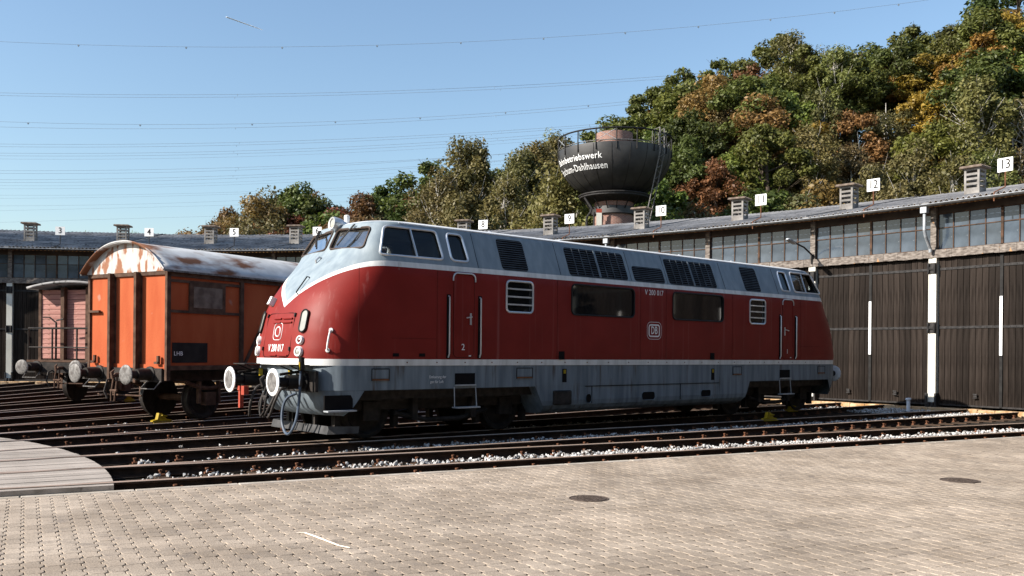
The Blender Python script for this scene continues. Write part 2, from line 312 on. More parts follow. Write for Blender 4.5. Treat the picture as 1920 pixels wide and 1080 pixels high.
kb = k.build('kerb', M['kerb'], loc=pv(0, PE+.062, PZ-.057), rz=A14); tag(kb, kind='structure')
for nme, (u, v), lab, sz in (('drain_cover', (1104, 935), 'round dark drain cover in the paving, the nearer to the middle of the yard', .23), ('drain_cover', (1800, 901), 'round dark drain cover in the paving in front of gate 13', .25)):
    P = on(u, v, PZ); d = MB(); d.lathe([(0, .006), (sz-.03, .006), (sz-.028, .002), (sz-.012, .002), (sz-.01, .006), (sz, .006), (sz+.004, -.02)], 40)
    for a in range(-4, 5):
        for q in range(-4, 5):
            if math.hypot(a, q) < 4.1: d.box((a*.04, q*.04, .007), (.022, .022, .005))
    tag(d.build(nme, mat('drain_iron', (.045, .033, .026), (.11, .085, .07), 30, .9, bump=.003), loc=P, rz=A14), lab, 'drain cover', 'drain covers in the paving')
st = MB(); pts = [on(u, v, PZ+.012) for u, v in ((556, 999), (572, 999), (592, 1006), (618, 1016), (636, 1023), (656, 1027))]
tag(st.tube(pts, [.003, .006, .007, .007, .006, .005], 6).build('straw', mat('dry_straw', (.72, .62, .50), (.82, .74, .64), 8, .7)), 'pale bent straw lying on the paving', 'straw')
# ================================================================ tracks
def rail_profile():                                     # half profile of a flat-bottom rail, top at z = 0
    return [(-.0625, -.148), (-.0625, -.138), (-.012, -.122), (-.008, -.110), (-.008, -.045), (-.033, -.036), (-.0345, -.008), (-.028, 0), (.028, 0), (.0345, -.008), (.033, -.036), (.008, -.045), (.008, -.110), (.012, -.122), (.0625, -.138), (.0625, -.148)]
RP = rail_profile(); R0, R1 = 11.0, RG-.55
rm = MB(); segs = 1; xs = [R0, R1]
for x in xs: rm.v += [(x, y, z) for y, z in RP]
n = len(RP)
for i in range(n): j = (i+1) % n; rm.f.append((i, j, n+j, n+i)); rm.m.append(1 if i in (6, 7, 8) else 0)
rm.f += [tuple(range(n)), tuple(range(2*n-1, n-1, -1))]; rm.m += [0, 0]
rme = rm.mesh('rail', [M['rail'], M['railtop']])
SR = [14.9+i*.63 for i in range(int((R1-15.2)/.63)+1)]
sm = MB()
sm.add([(x, y, z) for y in (-1.25, 1.25) for x, z in ((-.13, -.23), (-.10, -.152), (.10, -.152), (.13, -.23))], [(0, 1, 5, 4), (1, 2, 6, 5), (2, 3, 7, 6), (0, 3, 2, 1), (4, 5, 6, 7)])
sme = sm.mesh('sleeper', M['sleeper'])
def clip(m, x, y, sgn):
    m.box((x, y+sgn*.095, -.138), (.11, .09, .022)); m.tube([(x-.02, y+sgn*.10, -.13), (x-.02, y+sgn*.10, -.065)], .016, 6); m.lathe([(0, .022), (.026, .022), (.026, 0), (0, 0)], 6, 0, T(x-.02, y+sgn*.10, -.085))
    m.tube([(x+.06, y+sgn*.10, -.13), (x+.06, y+sgn*.10, -.085)], .017, 6)
cm = MB(); clip(cm, 0, 0, 1); cme = {1: cm.mesh('rail_clip', M['rust'])}
cm = MB(); clip(cm, 0, 0, -1); cme[-1] = cm.mesh('rail_clip', M['rust'])
NW = dict(zip(range(3, 15), 'three four five six seven eight nine ten eleven twelve thirteen fourteen'.split()))
ORD = {14: 'nearest track, running along the edge of the paving', 13: 'second track from the paving, running to gate thirteen', 12: 'track under the red diesel engine', 9: 'track under the orange goods van', 6: 'track under the pink goods van'}
for kk in range(3, 15):
    lab = ORD.get(kk, 'rusty track in the fan, leading to gate '+NW[kk])
    t = thing('railway_track', 'rusty rails of the '+lab if kk in ORD else lab, 'track', (CX, CY, 0), bear(kk), 'tracks of the turntable fan')
    for y in (-.7525, .7525):
        o = link('rail', rme, t, (0, y, 0))
    near = kk >= 12
    if near:
        for x in SR: link('sleeper', sme, t, (x, random.uniform(-.01, .01), random.uniform(-.004, .003)))
        for x in SR:
            for y in (-.7525, .7525):
                for sg in ((-1, 1) if kk > 12 else (-1,)):
                    if kk == 12 and x < 29: continue
                    c = link('rail_clip', cme[sg], t, (x+random.uniform(-.012, .012), y, random.uniform(-.01, .008)))
    else:
        jm = MB(); cl = MB()
        for x in SR:
            jm.add(sm.v, sm.f, 0, T(x, 0, 0))
            if kk > 8 and x < 24:
                for y in (-.7525, .7525): clip(cl, x, y, -1)
        tag(jm.build('sleepers', M['sleeper'], t), kind='stuff')
        if cl.v: tag(cl.build('rail_clips', M['rust'], t), kind='stuff')
# ballast stones
def stones():
    ico = []; bm = bmesh.new(); bmesh.ops.create_icosphere(bm, subdivisions=1, radius=1); bv = np.array([v.co for v in bm.verts]); bf = np.array([[v.index for v in f.verts] for f in bm.faces]); bm.free()
    # coarser stone: octahedron-like
    bv = np.array([(1, 0, 0), (-1, 0, 0), (0, 1, 0), (0, -1, 0), (0, 0, 1), (0, 0, -1), (.6, .6, .5), (-.6, -.6, .45)]); 
    bf = np.array([(4, 0, 6), (4, 6, 2), (6, 0, 2), (4, 2, 1), (4, 1, 7), (4, 7, 3), (7, 1, 3), (4, 3, 0), (5, 2, 0), (5, 1, 2), (5, 3, 1), (5, 0, 3)])
    P = []
    def put(kk, r, off, z, s): q = polar(kk, r, off, z); P.append((q.x, q.y, q.z, s))
    for kk, n_, r0, r1 in ((14, 9500, 17.5, 38), (13, 8000, 18.5, 38), (12, 3600, 23, 38.2), (14, 500, 14.6, 19), (13, 260, 14.8, 19), (12, 160, 14.8, 20), (11, 300, 15, 34), (10, 200, 15, 26), (9, 120, 15, 20)):
        for _ in range(n_):
            r = random.uniform(r0, r1)
            off = random.choice((random.uniform(-.66, .66), random.uniform(-.66, .66), random.uniform(-1.35, -.86)))
            if kk == 14 and r0 > 17: dens = min(1, (r-15)/7)
            else: dens = 1
            if random.random() > dens: continue
            ph = ((r-14.9) % .63)/.63; onsl = ph < .18 or ph > .82
            put(kk, r, off, (-.135 if onsl else -.162)+random.uniform(-.008, .03), random.uniform(.018, .042))
    for _ in range(1500):                               # heap in front of gate 12/13
        r = random.uniform(36.2, 38.7); put(random.uniform(12.2, 13.0), r, 0, -.155+random.uniform(0, .05), random.uniform(.02, .045))
    P = np.array(P); N = len(P)
    A = rng.normal(0, 1, (N, 3, 3)); Qm, _ = np.linalg.qr(A)
    sc = rng.uniform(.6, 1.25, (N, 1, 3))*P[:, 3][:, None, None]
    V = np.einsum('nij,nvj->nvi', Qm, bv[None]*sc*rng.uniform(.75, 1.2, (N, len(bv), 1)))+P[:, None, :3]
    Fc = (bf[None]+(np.arange(N)*len(bv))[:, None, None]).reshape(-1, 3)
    me = bpy.data.meshes.new('ballast'); me.from_pydata(V.reshape(-1, 3).tolist(), [], Fc.tolist()); me.materials.append(M['stone'])
    tag(link('ballast', me), 'pale grey ballast stones scattered between the rails', 'gravel', kind='stuff')
stones()
# turntable surround: weathered planks clipped by the pit-side arc
RA = 14.2; t = bpy.data.objects.new('turntable_deck', None); COL.objects.link(t); tag(t, 'weathered timber deck of the turntable surround, curved edge towards the tracks', 'deck')
AD = bear(13.4); e1 = Vector((cos(AD), sin(AD), 0)); e2 = Vector((sin(AD), -cos(AD), 0))
o = -7.2; lim = PE
while o < 3.2:
    w = random.uniform(.17, .24); a, b2 = o, o+w-.008; pts = []
    xa = math.sqrt(RA*RA-a*a); xb = math.sqrt(RA*RA-b2*b2)
    loop = [(6.0, a), (6.0, b2), (xb, b2), ((xa+xb)/2+.003, (a+b2)/2), (xa, a)]
    W2 = [CC+e1*x+e2*y for x, y in loop]
    # clip by the kerb line
    out = []
    for i in range(len(W2)):
        P, Q = W2[i], W2[(i+1) % len(W2)]; dP, dQ = (P-CC).dot(E2)-lim, (Q-CC).dot(E2)-lim
        if dP <= 0: out.append(P)
        if dP*dQ < 0: out.append(P+(Q-P)*(dP/(dP-dQ)))
    if len(out) >= 3:
        zt = -.012+random.uniform(-.004, .002); n_ = len(out); m_ = MB(); loc = CC+e1*12+e2*(o+w/2); Rm = RZ(-AD)
        vs = [tuple(Rm @ (q-loc)) for q in out]
        m_.add([(x, y, zt) for x, y, _ in vs]+[(x, y, -.17) for x, y, _ in vs], [tuple(range(n_))]+[tuple(range(2*n_-1, n_-1, -1))]+[(i, n_+i, n_+(i+1) % n_, (i+1) % n_) for i in range(n_)])
        bm = bmesh.new(); me = m_.mesh('plank', M['deck']); bm.from_mesh(me); bmesh.ops.recalc_face_normals(bm, faces=bm.faces); bm.to_mesh(me); bm.free()
        link('plank', me, t, loc, AD)
    o += w
# ================================================================ roundhouse
HW = RG*tan(DL/2); KS = list(range(2, 17)); ZL, ZW0, ZW1, ZE = 4.72, 4.95, 6.12, 6.30
rh = thing('roundhouse', 'long curved engine shed with dark plank gates and a strip of windows under the eaves', 'building', (CX, CY, 0))
def bay(k): a = bear(k); return Vector((RG*cos(a), RG*sin(a), 0)), a-pi/2
def put(name, me, k, x=0, y=0, z=0, parent=None, rz=0):
    L, r = bay(k); o = link(name, me, parent or rh); o.location = L+RZ(r) @ Vector((x, y, z)); o.rotation_euler = (0, 0, r+rz); return o
# gate leaf: ledged frame + planks + straps; x from 0 (post side) to LW (meeting edge)
GX0 = .16; LW = HW-GX0-.012; NPK = 10; pwid = LW/NPK
lf = MB(); lf.box((LW/2, .06, (ZL-.02)/2), (LW, .03, ZL-.06)); lfm = lf.mesh('gate_leaf', M['blackline'])
pk = MB(); pk.cbox((0, 0, 0), (pwid-.012, .04, ZL-.10), .005); 
pkm = []
for i in range(4):
    q = MB(); w = pwid-.011; h = ZL-.09
    q.add([(-w/2, .02, -h/2), (w/2, .02, -h/2), (w/2, .02, h/2), (-w/2, .02, h/2), (-w/2, -.014, -h/2), (w/2, -.014, -h/2), (w/2, -.014, h/2), (-w/2, -.014, h/2), (-w/2+.008, -.02, -h/2), (w/2-.008, -.02, -h/2), (w/2-.008, -.02, h/2), (-w/2+.008, -.02, h/2)],
          [(0, 4, 7, 3), (1, 2, 6, 5), (4, 8, 11, 7), (5, 6, 10, 9), (8, 9, 10, 11), (3, 7, 11, 10, 6, 2), (0, 1, 5, 9, 8, 4)]); pkm.append(q.mesh('plank', M['gate']))
sp = MB()
sp.box((LW/2, 0, 0), (LW-.02, .018, .075))
for i in range(11): sp.lathe([(0, .014), (.010, .012), (.014, 0)], 6, 0, T(.06+i*(LW-.12)/10, -.009, .0) @ RX(pi/2))
spm = sp.mesh('strap', M['gateiron'])
kick = MB(); kick.box((LW/2, 0, 0), (LW-.01, .02, .05)); kickm = kick.mesh('bottom_rail', M['gateiron'])
lat = MB(); lat.box((0, -.03, 0), (.10, .06, .05)); lat.tube([(-.06, -.06, .05), (.06, -.06, .05)], .022, 8); lat.tube([(-.06, -.06, -.07), (.07, -.06, -.05)], .02, 8); latm = lat.mesh('latch', M['gateiron'])
astr = MB(); astr.box((0, 0, 0), (.09, .03, ZL-.12)); astrm = astr.mesh('cover_strip', M['black'])
wb = MB(); wb.cbox((0, 0, 0), (.085, .012, 1.78), .002); wbm = wb.mesh('white_marker', M['whitepaint'])
# bay windows
NPX = 8; ww = (2*HW-.22)/NPX; zmid = ZW0+.70
fr = MB()
for i in range(NPX+1):
    x = -HW+.11+i*ww; th = .075 if i == NPX//2 else .03
    fr.box((x, 0, (ZW0+ZW1)/2), (th, .05 if th > .05 else .035, ZW1-ZW0))
fr.box((0, -.002, zmid), (2*HW-.22, .03, .028)); fr.box((0, .0, ZW0+.02), (2*HW-.22, .05, .04)); fr.box((0, .0, ZW1-.02), (2*HW-.22, .05, .04))
frm = fr.mesh('window', M['frame'])
def panemesh(h): q = MB(); q.box((0, 0, 0), (ww-.02, .006, h)); return q.mesh('pane', M['pane'])
pl, pu = panemesh(zmid-ZW0-.03), panemesh(ZW1-zmid-.03)
li = MB()
for i in range(26):                                      # uneven weathered beam
    x0 = -HW-.02+i*(2*HW+.04)/26; x1 = x0+(2*HW+.04)/26; li.box(((x0+x1)/2, -.03+random.uniform(-.012, .012), (ZL+ZW0)/2+random.uniform(-.01, .01)), (x1-x0, .26, ZW0-ZL+.02))
lim_ = li.mesh('lintel', M['lintel'])
po = MB(); po.cbox((0, 0, ZL/2), (.25, .28, ZL), .01); pom = po.mesh('post', M['postwhite'])
pu2 = MB(); pu2.box((0, 0, (ZW0+ZE)/2), (.18, .2, ZE-ZW0)); pum = pu2.mesh('upper_post', M['lintel'])
hg = MB(); hg.box((0, -.145, 0), (.30, .03, .34), 0); hg.tube([(-.10, -.19, -.14), (-.10, -.19, .14)], .035, 8); hg.tube([(.10, -.19, -.14), (.10, -.19, .14)], .035, 8); hg.box((0, -.175, 0), (.22, .04, .09)); hgm = hg.mesh('hinge', M['gateiron'])
bp = MB(); bp.box((-.15, -.03, .22), (.06, .34, .44)); bp.box((.15, -.03, .22), (.06, .34, .44)); bp.lathe([(0, .16), (.055, .16), (.06, 0)], 10, 0, T(-.06, -.19, 0)); bp.lathe([(0, .16), (.055, .16), (.06, 0)], 10, 0, T(.06, -.19, 0)); bpm = bp.mesh('wheel_guard', M['gateiron'])
thr = MB(); 
for i in range(8):
    x0 = -HW+i*2*HW/8; x1 = x0+2*HW/8-.02; thr.cbox(((x0+x1)/2, -.18+random.uniform(-.03, .03), -.10+random.uniform(-.02, .01)), (x1-x0, .34, .16), .02)
thm = thr.mesh('threshold', mat('sandstone_sill', (.30, .17, .07), (.55, .40, .25), 4, .9, bump=.02, bscale=15, coords='World'))
SL = .197; OV = .62; RD = 9.5                             # roof slope, overhang, depth to the ridge
def roofmesh(k):
    q = MB(); pitch = .177; nw = int(2*(HW+1)/pitch); rows = [-OV, .9, 2.4, 4.0, 5.6, 7.4, RD]; S_ = 6
    for ri, d in enumerate(rows):
        hw = (RG+d)*tan(DL/2)+.004; nx = 24*S_
        for i in range(nx+1):
            x = -hw+2*hw*i/nx; q.v.append((x, d, ZE+.095+SL*(d+OV)+.042*cos(2*pi*i/S_)+(.02 if k % 2 else 0)))
    nx = 24*S_+1
    for r in range(len(rows)-1):
        for i in range(nx-1): q.f.append((r*nx+i, r*nx+i+1, (r+1)*nx+i+1, (r+1)*nx+i)); q.m.append(0)
    # back slope to rear wall
    h1, h2 = (RG+RD)*tan(DL/2), (RG+20)*tan(DL/2); zr = ZE+.07+SL*(RD+OV)
    q.add([(-h1, RD, zr), (h1, RD, zr), (h2, 20, zr-2), (-h2, 20, zr-2)], [(0, 1, 2, 3)])
    q.add([(-h2, 20, zr-2), (h2, 20, zr-2), (h2, 20, -.2), (-h2, 20, -.2)], [(0, 1, 2, 3)])
    # sheet thickness at the eave
    n0 = len(q.v); q.v += [(x, y-.0, z-.018) for x, y, z in q.v[:nx]]
    for i in range(nx-1): q.f.append((i, n0+i, n0+i+1, i+1)); q.m.append(0)
    return q.mesh('roof', M['roof'], smooth=True, sharp=60)
rfm = {0: roofmesh(0), 1: roofmesh(1)}
cp = MB(); cp.bar((0, -OV+.05, ZE+.085), (0, RD, ZE+.085+SL*(RD+OV)), .20, .05); cpm = cp.mesh('roof_seam', M['roof'])
sf = MB(); hwe = (RG-OV)*tan(DL/2); sf.add([(-hwe, -OV+.03, ZE+.02), (hwe, -OV+.03, ZE+.02), (HW, -.08, ZE+.02+SL*(OV-.1)), (-HW, -.08, ZE+.02+SL*(OV-.1))], [(0, 1, 2, 3)])
for i in range(23): x = -hwe+.1+i*(2*hwe-.2)/22; sf.bar((x, -OV+.05, ZE-.02), (x*HW/hwe, -.06, ZE-.02+SL*.5), .05, .07)
sfm = sf.mesh('soffit', M['soffit'])
wl = MB(); wl.box((0, .02, (ZW1+ZE+.2)/2), (2*HW, .1, ZE+.2-ZW1)); wl.box((0, 3.0, ZE/2), (2*HW+.1, .1, ZE)); wlm = wl.mesh('wall', M['wallbrown'])
hwg = (RG-OV-.09)*tan(DL/2)
gt = MB()
for i in range(6): a0, a1 = pi+i*pi/6, pi+(i+1)*pi/6; gt.add([(-hwg, .075*cos(a0), .075*sin(a0)), (hwg, .075*cos(a0), .075*sin(a0)), (hwg, .075*cos(a1), .075*sin(a1)), (-hwg, .075*cos(a1), .075*sin(a1))], [(0, 1, 2, 3)])
gt.tube([(-hwg, -.078, .0), (hwg, -.078, .0)], .012, 6, 1)
for i in range(8): x = -hwg+(i+.5)*2*hwg/8; gt.box((x, -.02, .012), (.02, .15, .012), 1)
gtm = gt.mesh('gutter', [M['zincdark'], M['zinc']])
dp = MB(); dp.box((0, -OV+.02, ZE-.10), (.20, .18, .24)); dp.tube([(0, -OV+.02, ZE-.2), (0, -OV+.02, ZE-.75), (.0, -OV+.10, ZE-.95), (0, -.24, ZE-1.30), (0, -.22, ZE-1.42)], .05, 10); dpm = dp.mesh('downpipe', M['zinc'])
# roof vent, concrete with openings in four sides
vt = MB(); vh, vw = 1.0, .25
for sx in (-1, 1):
    for sy in (-1, 1): vt.box((sx*(vw-.035), sy*(vw-.035), vh/2), (.07, .07, vh))
vt.box((0, 0, .16), (2*vw-.012, 2*vw-.012, .36))
for z in (.47, .64, .80, .96):
    for sgn in (-1, 1): vt.box((0, sgn*(vw-.03), z), (2*vw-.13, .05, .075)); vt.box((sgn*(vw-.03), 0, z), (.05, 2*vw-.13, .075))
vtm = vt.mesh('vent', M['concrete'])
vc = MB(); vc.cbox((0, 0, 0), (.74, .74, .055), .012); 
for i in range(7): vc.tube([(-.36, -.33+i*.11, .03), (.36, -.33+i*.11, .03)], .03, 6)
vcm = vc.mesh('vent_cap', M['ventcap'])
vin = MB(); vin.box((0, 0, .75), (.10, .10, .7)); 
for k in KS:
    det = 2 < k < 15
    put('roof', rfm[k % 2], k); put('lintel', lim_, k); put('soffit', sfm, k); put('wall', wlm, k); put('gutter', gtm, k, 0, -OV-.085, ZE+.03); put('threshold', thm, k)
    wdw = put('window', frm, k)
    for i in range(NPX):
        x = -HW+.11+(i+.5)*ww
        for me, z in ((pl, (ZW0+zmid)/2+.01), (pu, (zmid+ZW1)/2-.005)):
            o = link('pane', me, wdw, (x, .012, z)); o.rotation_euler = (random.gauss(0, .012), 0, random.gauss(0, .008))
    for sgn in (-1, 1):
        leaf = put('gate_leaf', lfm, k, sgn*(HW-GX0), 0, .02); leaf.scale = (-sgn, 1, 1)
        for i in range(NPK):
            o = link('plank', pkm[0], leaf, ((i+.5)*pwid, .022+random.uniform(-.002, .003), ZL/2-.02))
        for z in (2.48, 4.33): link('strap', spm, leaf, (LW/2-LW/2, -.009, z))
        link('bottom_rail', kickm, leaf, (0, -.012, .05)); 
        if det: link('latch', latm, leaf, (LW*.62 if sgn < 0 else LW*.55, -.01, .36))
    put('cover_strip', astrm, k, 0, -.02, ZL/2); put('white_marker', wbm, k, 0, -.045, 2.52)
    a = k-.5
    put('post', pom, a, 0, (RG/cos(DL/2)-RG)); put('upper_post', pum, a, 0, .05)
    for z in (2.5, 4.38): put('hinge', hgm, a, 0, .05, z)
    put('wheel_guard', bpm, a, 0, .05, -.02); 
    if k % 3 == 1: put('downpipe', dpm, a, 0, 0.0)
    v = put('vent', vtm, a, 0, 2.7, ZE+SL*(2.7+OV)-.05); v.rotation_euler[2] += random.uniform(-.05, .05)
    link('vent_cap', vcm, v, (0, 0, vh+.02)); put('roof_seam', cpm, a)
# downpipe right of gate 12 as in the photo
# number signs
nm = M['black']; 
NUMS = {3: 'at the far left', 4: 'above the orange van', 5: 'behind the orange van roof', 6: 'beside the engine cab', 8: 'above the engine roof', 9: 'left of the water tower', 10: 'right of the water tower', 11: 'right of the tower', 12: 'second from the right', 13: 'at the far right'}
for k in range(3, 14):
    if k == 7: continue
    L, r = bay(k); P = Vector((CX, CY, 0))+L+RZ(r) @ Vector((.33, -OV-.10, 0))
    t = thing('number_sign', 'white square sign with the number '+NW[k]+' on the shed eave', 'sign', (P.x, P.y, ZE), r, 'gate number signs')
    rod = MB(); rod.tube([(-.22, 0, -.14), (-.22, 0, .12), (0, .20, .28), (0, .20, .72)], .02, 6).build('bracket', M['rust'] if k > 8 else M['steel_dark'], t)
    pn = MB(); pn.box((0, .19, .92), (.44, .014, .40)).build('panel', M['whitepaint'], t)
    tm = text_mesh(str(k), .36, .002, bold=True, space=1.25 if k == 11 else .95); tm.materials.append(nm); tx = link('numeral', tm, t, (0, .178, .925)); tx.rotation_euler = (pi/2, 0, 0); tx.scale = (.95, 1.08, 1)
# wall lamp left of gate 12
L, r = bay(11.5); P = Vector((CX, CY, 0))+L+RZ(r) @ Vector((0, -.1, 5.05))
t = thing('wall_lamp', 'grey arm lamp fixed to the post left of gate 12', 'lamp', P, r)
m_ = MB(); m_.tube([(0, 0, -.25), (0, -.05, .1), (-.03, -.5, .30), (-.06, -1.0, .40)], .03, 8); m_.box((0, .02, -.1), (.1, .05, .4)); m_.build('arm', M['gateiron'], t)
m_ = MB(); m_.lathe([(0, -.34), (.05, -.33), (.095, -.2), (.10, .1), (.085, .28), (.04, .34), (0, .345)], 14, 0, T(-.09, -1.28, .44) @ RZ(.1) @ RX(pi/2-.16) @ Matrix.Diagonal((1, .55, 1, 1))).build('head', M['zinc'], t, smooth=True)
# shed end reflected by the engine windows stays part of the fan; white marker pipe by the rails
P = on(1703, 772, -.12); m_ = MB(); m_.lathe([(.055, 0), (.055, .36), (.085, .37), (.085, .41), (.05, .425), (0, .43)], 16)
tag(m_.build('marker_pipe', mat('white_pipe', (.70, .72, .76), (.8, .82, .85), 6, .6), loc=P, smooth=True), 'short white capped pipe standing in the gravel before gate 12', 'pipe')
# ================================================================ diesel engine
XM = 9.08                                               # middle of the engine, symmetric fore and aft
loc = thing('diesel_locomotive', 'dark red and grey streamlined diesel engine with white waistband, DB crest', 'locomotive', (-4.6209, 15.906, 0), PHI)
ZT = [1.337, 1.6, 1.95, 2.2, 2.4, 2.6, 2.8, 3.0, 3.2, 3.34, 3.44, 3.62, 3.9, 3.96, 4.0, 4.035, 4.07, 4.09, 4.10]
TT = [.47, .49, .535, .59, .66, .755, .89, 1.06, 1.27, 1.42, 1.50, 1.58, 1.72, 1.76, 1.86, 2.0, 2.25, 2.6, 3.0]
FT = [1.85, 1.85, 1.9, 1.95, 2.0, 2.1, 2.2, 2.25, 2.2, 2.15, 2.05, 2.1, 2.3, 2.4, 2.6, 2.9, 3.2, 3.6, 4.0]
WT = [1.52, 1.54, 1.54, 1.54, 1.54, 1.54, 1.54, 1.54, 1.508, 1.454, 1.416, 1.347, 1.235, 1.19, 1.07, .90, .62, .34, .05]
NT = [3.2, 3.2, 3.1, 3.0, 2.85, 2.75, 2.65, 2.65, 2.8, 3.2, 3.4, 3.4, 3.2, 3.0, 2.8, 2.6, 2.4, 2.2, 2.0]
zz = np.concatenate([np.linspace(1.337, 3.96, 60), [3.975, 3.99, 4.005, 4.02, 4.035, 4.05, 4.065, 4.08, 4.09, 4.098]])
def sm_(tab, z):
    w = np.array([.06, .25, .38, .25, .06]); d = np.array([-.08, -.04, 0, .04, .08]); d = d if z < 3.9 else d*.0
    return float((np.interp(z+d, ZT, tab)*w).sum()/w.sum())
def tip(z): return sm_(TT, z)
def ful(z): return sm_(FT, z)
def wid(z): return float(np.interp(z, ZT, WT)) if not 3.0 < z < 3.2 else sm_(WT, z)
def nex(z): return sm_(NT, z)
def y_at(x, z):                                         # half width of the skin at station x
    f, t, w, n = ful(z), tip(z), wid(z), nex(z)
    if x >= f: return w
    q = (f-x)/(f-t); return w*max(0, 1-q**n)**(1/n) if q < 1 else 0.
def x_at(y, z):                                         # nose station of the skin at offset y
    f, t, w, n = ful(z), tip(z), wid(z), nex(z); return f-(f-t)*max(0, 1-min(1, abs(y)/w)**n)**(1/n)
NN = 26
def ring(z):
    f, t, w, n = ful(z), tip(z), wid(z), nex(z); qs = np.linspace(0, pi/2, NN); near = []
    for q in qs: near.append((f-(f-t)*max(cos(q), 0)**(2/n), -w*sin(q)**(2/n)))
    for x in (4.2, 5.9, 7.6): near.append((max(x, f+.3), -w))
    L = near+[(2*XM-x, y) for x, y in reversed(near)]
    R2 = [(x, -y) for x, y in reversed(L[1:-1])]
    return [(x, y, z) for x, y in L+R2]
b_ = MB(); n = None
for z in zz:
    r = ring(z); n = len(r); b_.v += r
for i in range(len(zz)-1):
    for j in range(n): k2 = (j+1) % n; b_.f.append((i*n+j, i*n+k2, (i+1)*n+k2, (i+1)*n+j)); b_.m.append(0)
b_.f += [tuple(range(n-1, -1, -1)), tuple((len(zz)-1)*n+j for j in range(n))]; b_.m += [0, 0]
def livery():
    m = bpy.data.materials.new('engine_livery'); m.use_nodes = True; nd = m.node_tree.nodes; l = m.node_tree.links; b = nd['Principled BSDF']
    tc = nd.new('ShaderNodeTexCoord'); sp = nd.new('ShaderNodeSeparateXYZ'); l.new(tc.outputs['Object'], sp.inputs[0])
    def mth(op, a, b2=None, cl=False):
        q = nd.new('ShaderNodeMath'); q.operation = op; q.use_clamp = cl
        for i, x in enumerate((a, b2)):
            if x is None: continue
            if isinstance(x, (int, float)): q.inputs[i].default_value = x
            else: l.new(x, q.inputs[i])
        return q.outputs[0]
    z = sp.outputs[2]; ay = mth('ABSOLUTE', sp.outputs[1]); mm = mth('DIVIDE', ay, 1.5, True)
    zb = mth('ADD', mth('MULTIPLY', mth('SUBTRACT', 1.0, mth('POWER', mth('SUBTRACT', 1.0, mm, True), 1.45)), .735), 2.375)
    def noise(sc, st):
        mp = nd.new('ShaderNodeMapping'); mp.inputs['Scale'].default_value = st; q = nd.new('ShaderNodeTexNoise'); q.inputs['Scale'].default_value = sc; q.inputs['Detail'].default_value = 7; l.new(tc.outputs['Object'], mp.inputs[0]); l.new(mp.outputs[0], q.inputs[0]); return q.outputs[0]
    def ramp(fac, c1, c2, lo=.35, hi=.65):
        r = nd.new('ShaderNodeValToRGB'); e = r.color_ramp.elements; e[0].position = lo; e[1].position = hi; e[0].color = (*c1, 1); e[1].color = (*c2, 1); l.new(fac, r.inputs[0]); return r.outputs[0]
    def mix(f, a, c):
        q = nd.new('ShaderNodeMix'); q.data_type = 'RGBA'; l.new(f, q.inputs[0]); l.new(a, q.inputs[6]); l.new(c, q.inputs[7]); return q.outputs[2]
    st = noise(2.2, (3, 3, .22)); n1 = noise(1.3, (1, 1, 1))
    red = ramp(n1, (.155, .0105, .007), (.19, .015, .0105)); white = ramp(st, (.50, .50, .48), (.68, .68, .66), .3, .6); grey = ramp(st, (.165, .205, .235), (.24, .285, .31), .3, .7); roof = ramp(n1, (.52, .52, .51), (.66, .66, .64))
    pal = ramp(noise(1.6, (6, 6, .12)), (0, 0, 0), (1, 1, 1), .60, .78)      # rain streaks faded into the red
    nd_ = nd.new('ShaderNodeMix'); nd_.data_type = 'RGBA'; l.new(mth('MULTIPLY', pal, .22), nd_.inputs[0]); l.new(red, nd_.inputs[6]); nd_.inputs[7].default_value = (.42, .22, .20, 1); red = nd_.outputs[2]
    col = mix(mth('GREATER_THAN', z, 1.452), white, red); col = mix(mth('GREATER_THAN', z, zb), col, white)
    col = mix(mth('GREATER_THAN', z, mth('ADD', zb, .098)), col, grey); col = mix(mth('GREATER_THAN', z, 3.965), col, roof)
    sk = ramp(noise(3.0, (2.5, 2.5, .5)), (0, 0, 0), (1, 1, 1), .66, .76)
    rm_ = nd.new('ShaderNodeMix'); rm_.data_type = 'RGBA'; l.new(mth('MULTIPLY', mth('MULTIPLY', sk, mth('GREATER_THAN', z, 3.05)), .35), rm_.inputs[0]); l.new(col, rm_.inputs[6]); rm_.inputs[7].default_value = (.16, .12, .09, 1)
    l.new(rm_.outputs[2], b.inputs['Base Color']); b.inputs['Roughness'].default_value = .5; b.inputs['Specular IOR Level'].default_value = .17
    bp_ = nd.new('ShaderNodeBump'); bp_.inputs['Distance'].default_value = .004; l.new(noise(1.5, (1, 1, 1)), bp_.inputs['Height']); l.new(bp_.outputs[0], b.inputs['Normal'])
    return m
M['livery'] = livery()
M['lgrey'] = mat('engine_grey', (.105, .13, .152), (.175, .21, .235), 2.5, .6, spec=.25, stretch=(3, 3, .3), c3=(.07, .055, .045), c3scale=3, c3thr=.6, c3w=.15, c3stretch=(3, 3, .3))
M['chrome'] = mat('chrome_trim', (.55, .56, .57), (.66, .67, .68), 4, .3, metal=.55)
M['rimwhite'] = mat('buffer_white', (.68, .67, .65), (.80, .79, .77), 8, .6, c3=(.4, .38, .36), c3scale=22, c3thr=.6)
M['buffgrey'] = mat('buffer_steel', (.11, .105, .10), (.21, .20, .19), 14, .6, metal=.2, c3=(.10, .09, .085), c3scale=10, c3thr=.55)
M['wood_red'] = mat('red_coupling', (.26, .04, .025), (.34, .065, .04), 8, .6)
bme = b_.mesh('body', [M['livery'], M['interior']], smooth=True)
body = link('body', bme, loc)
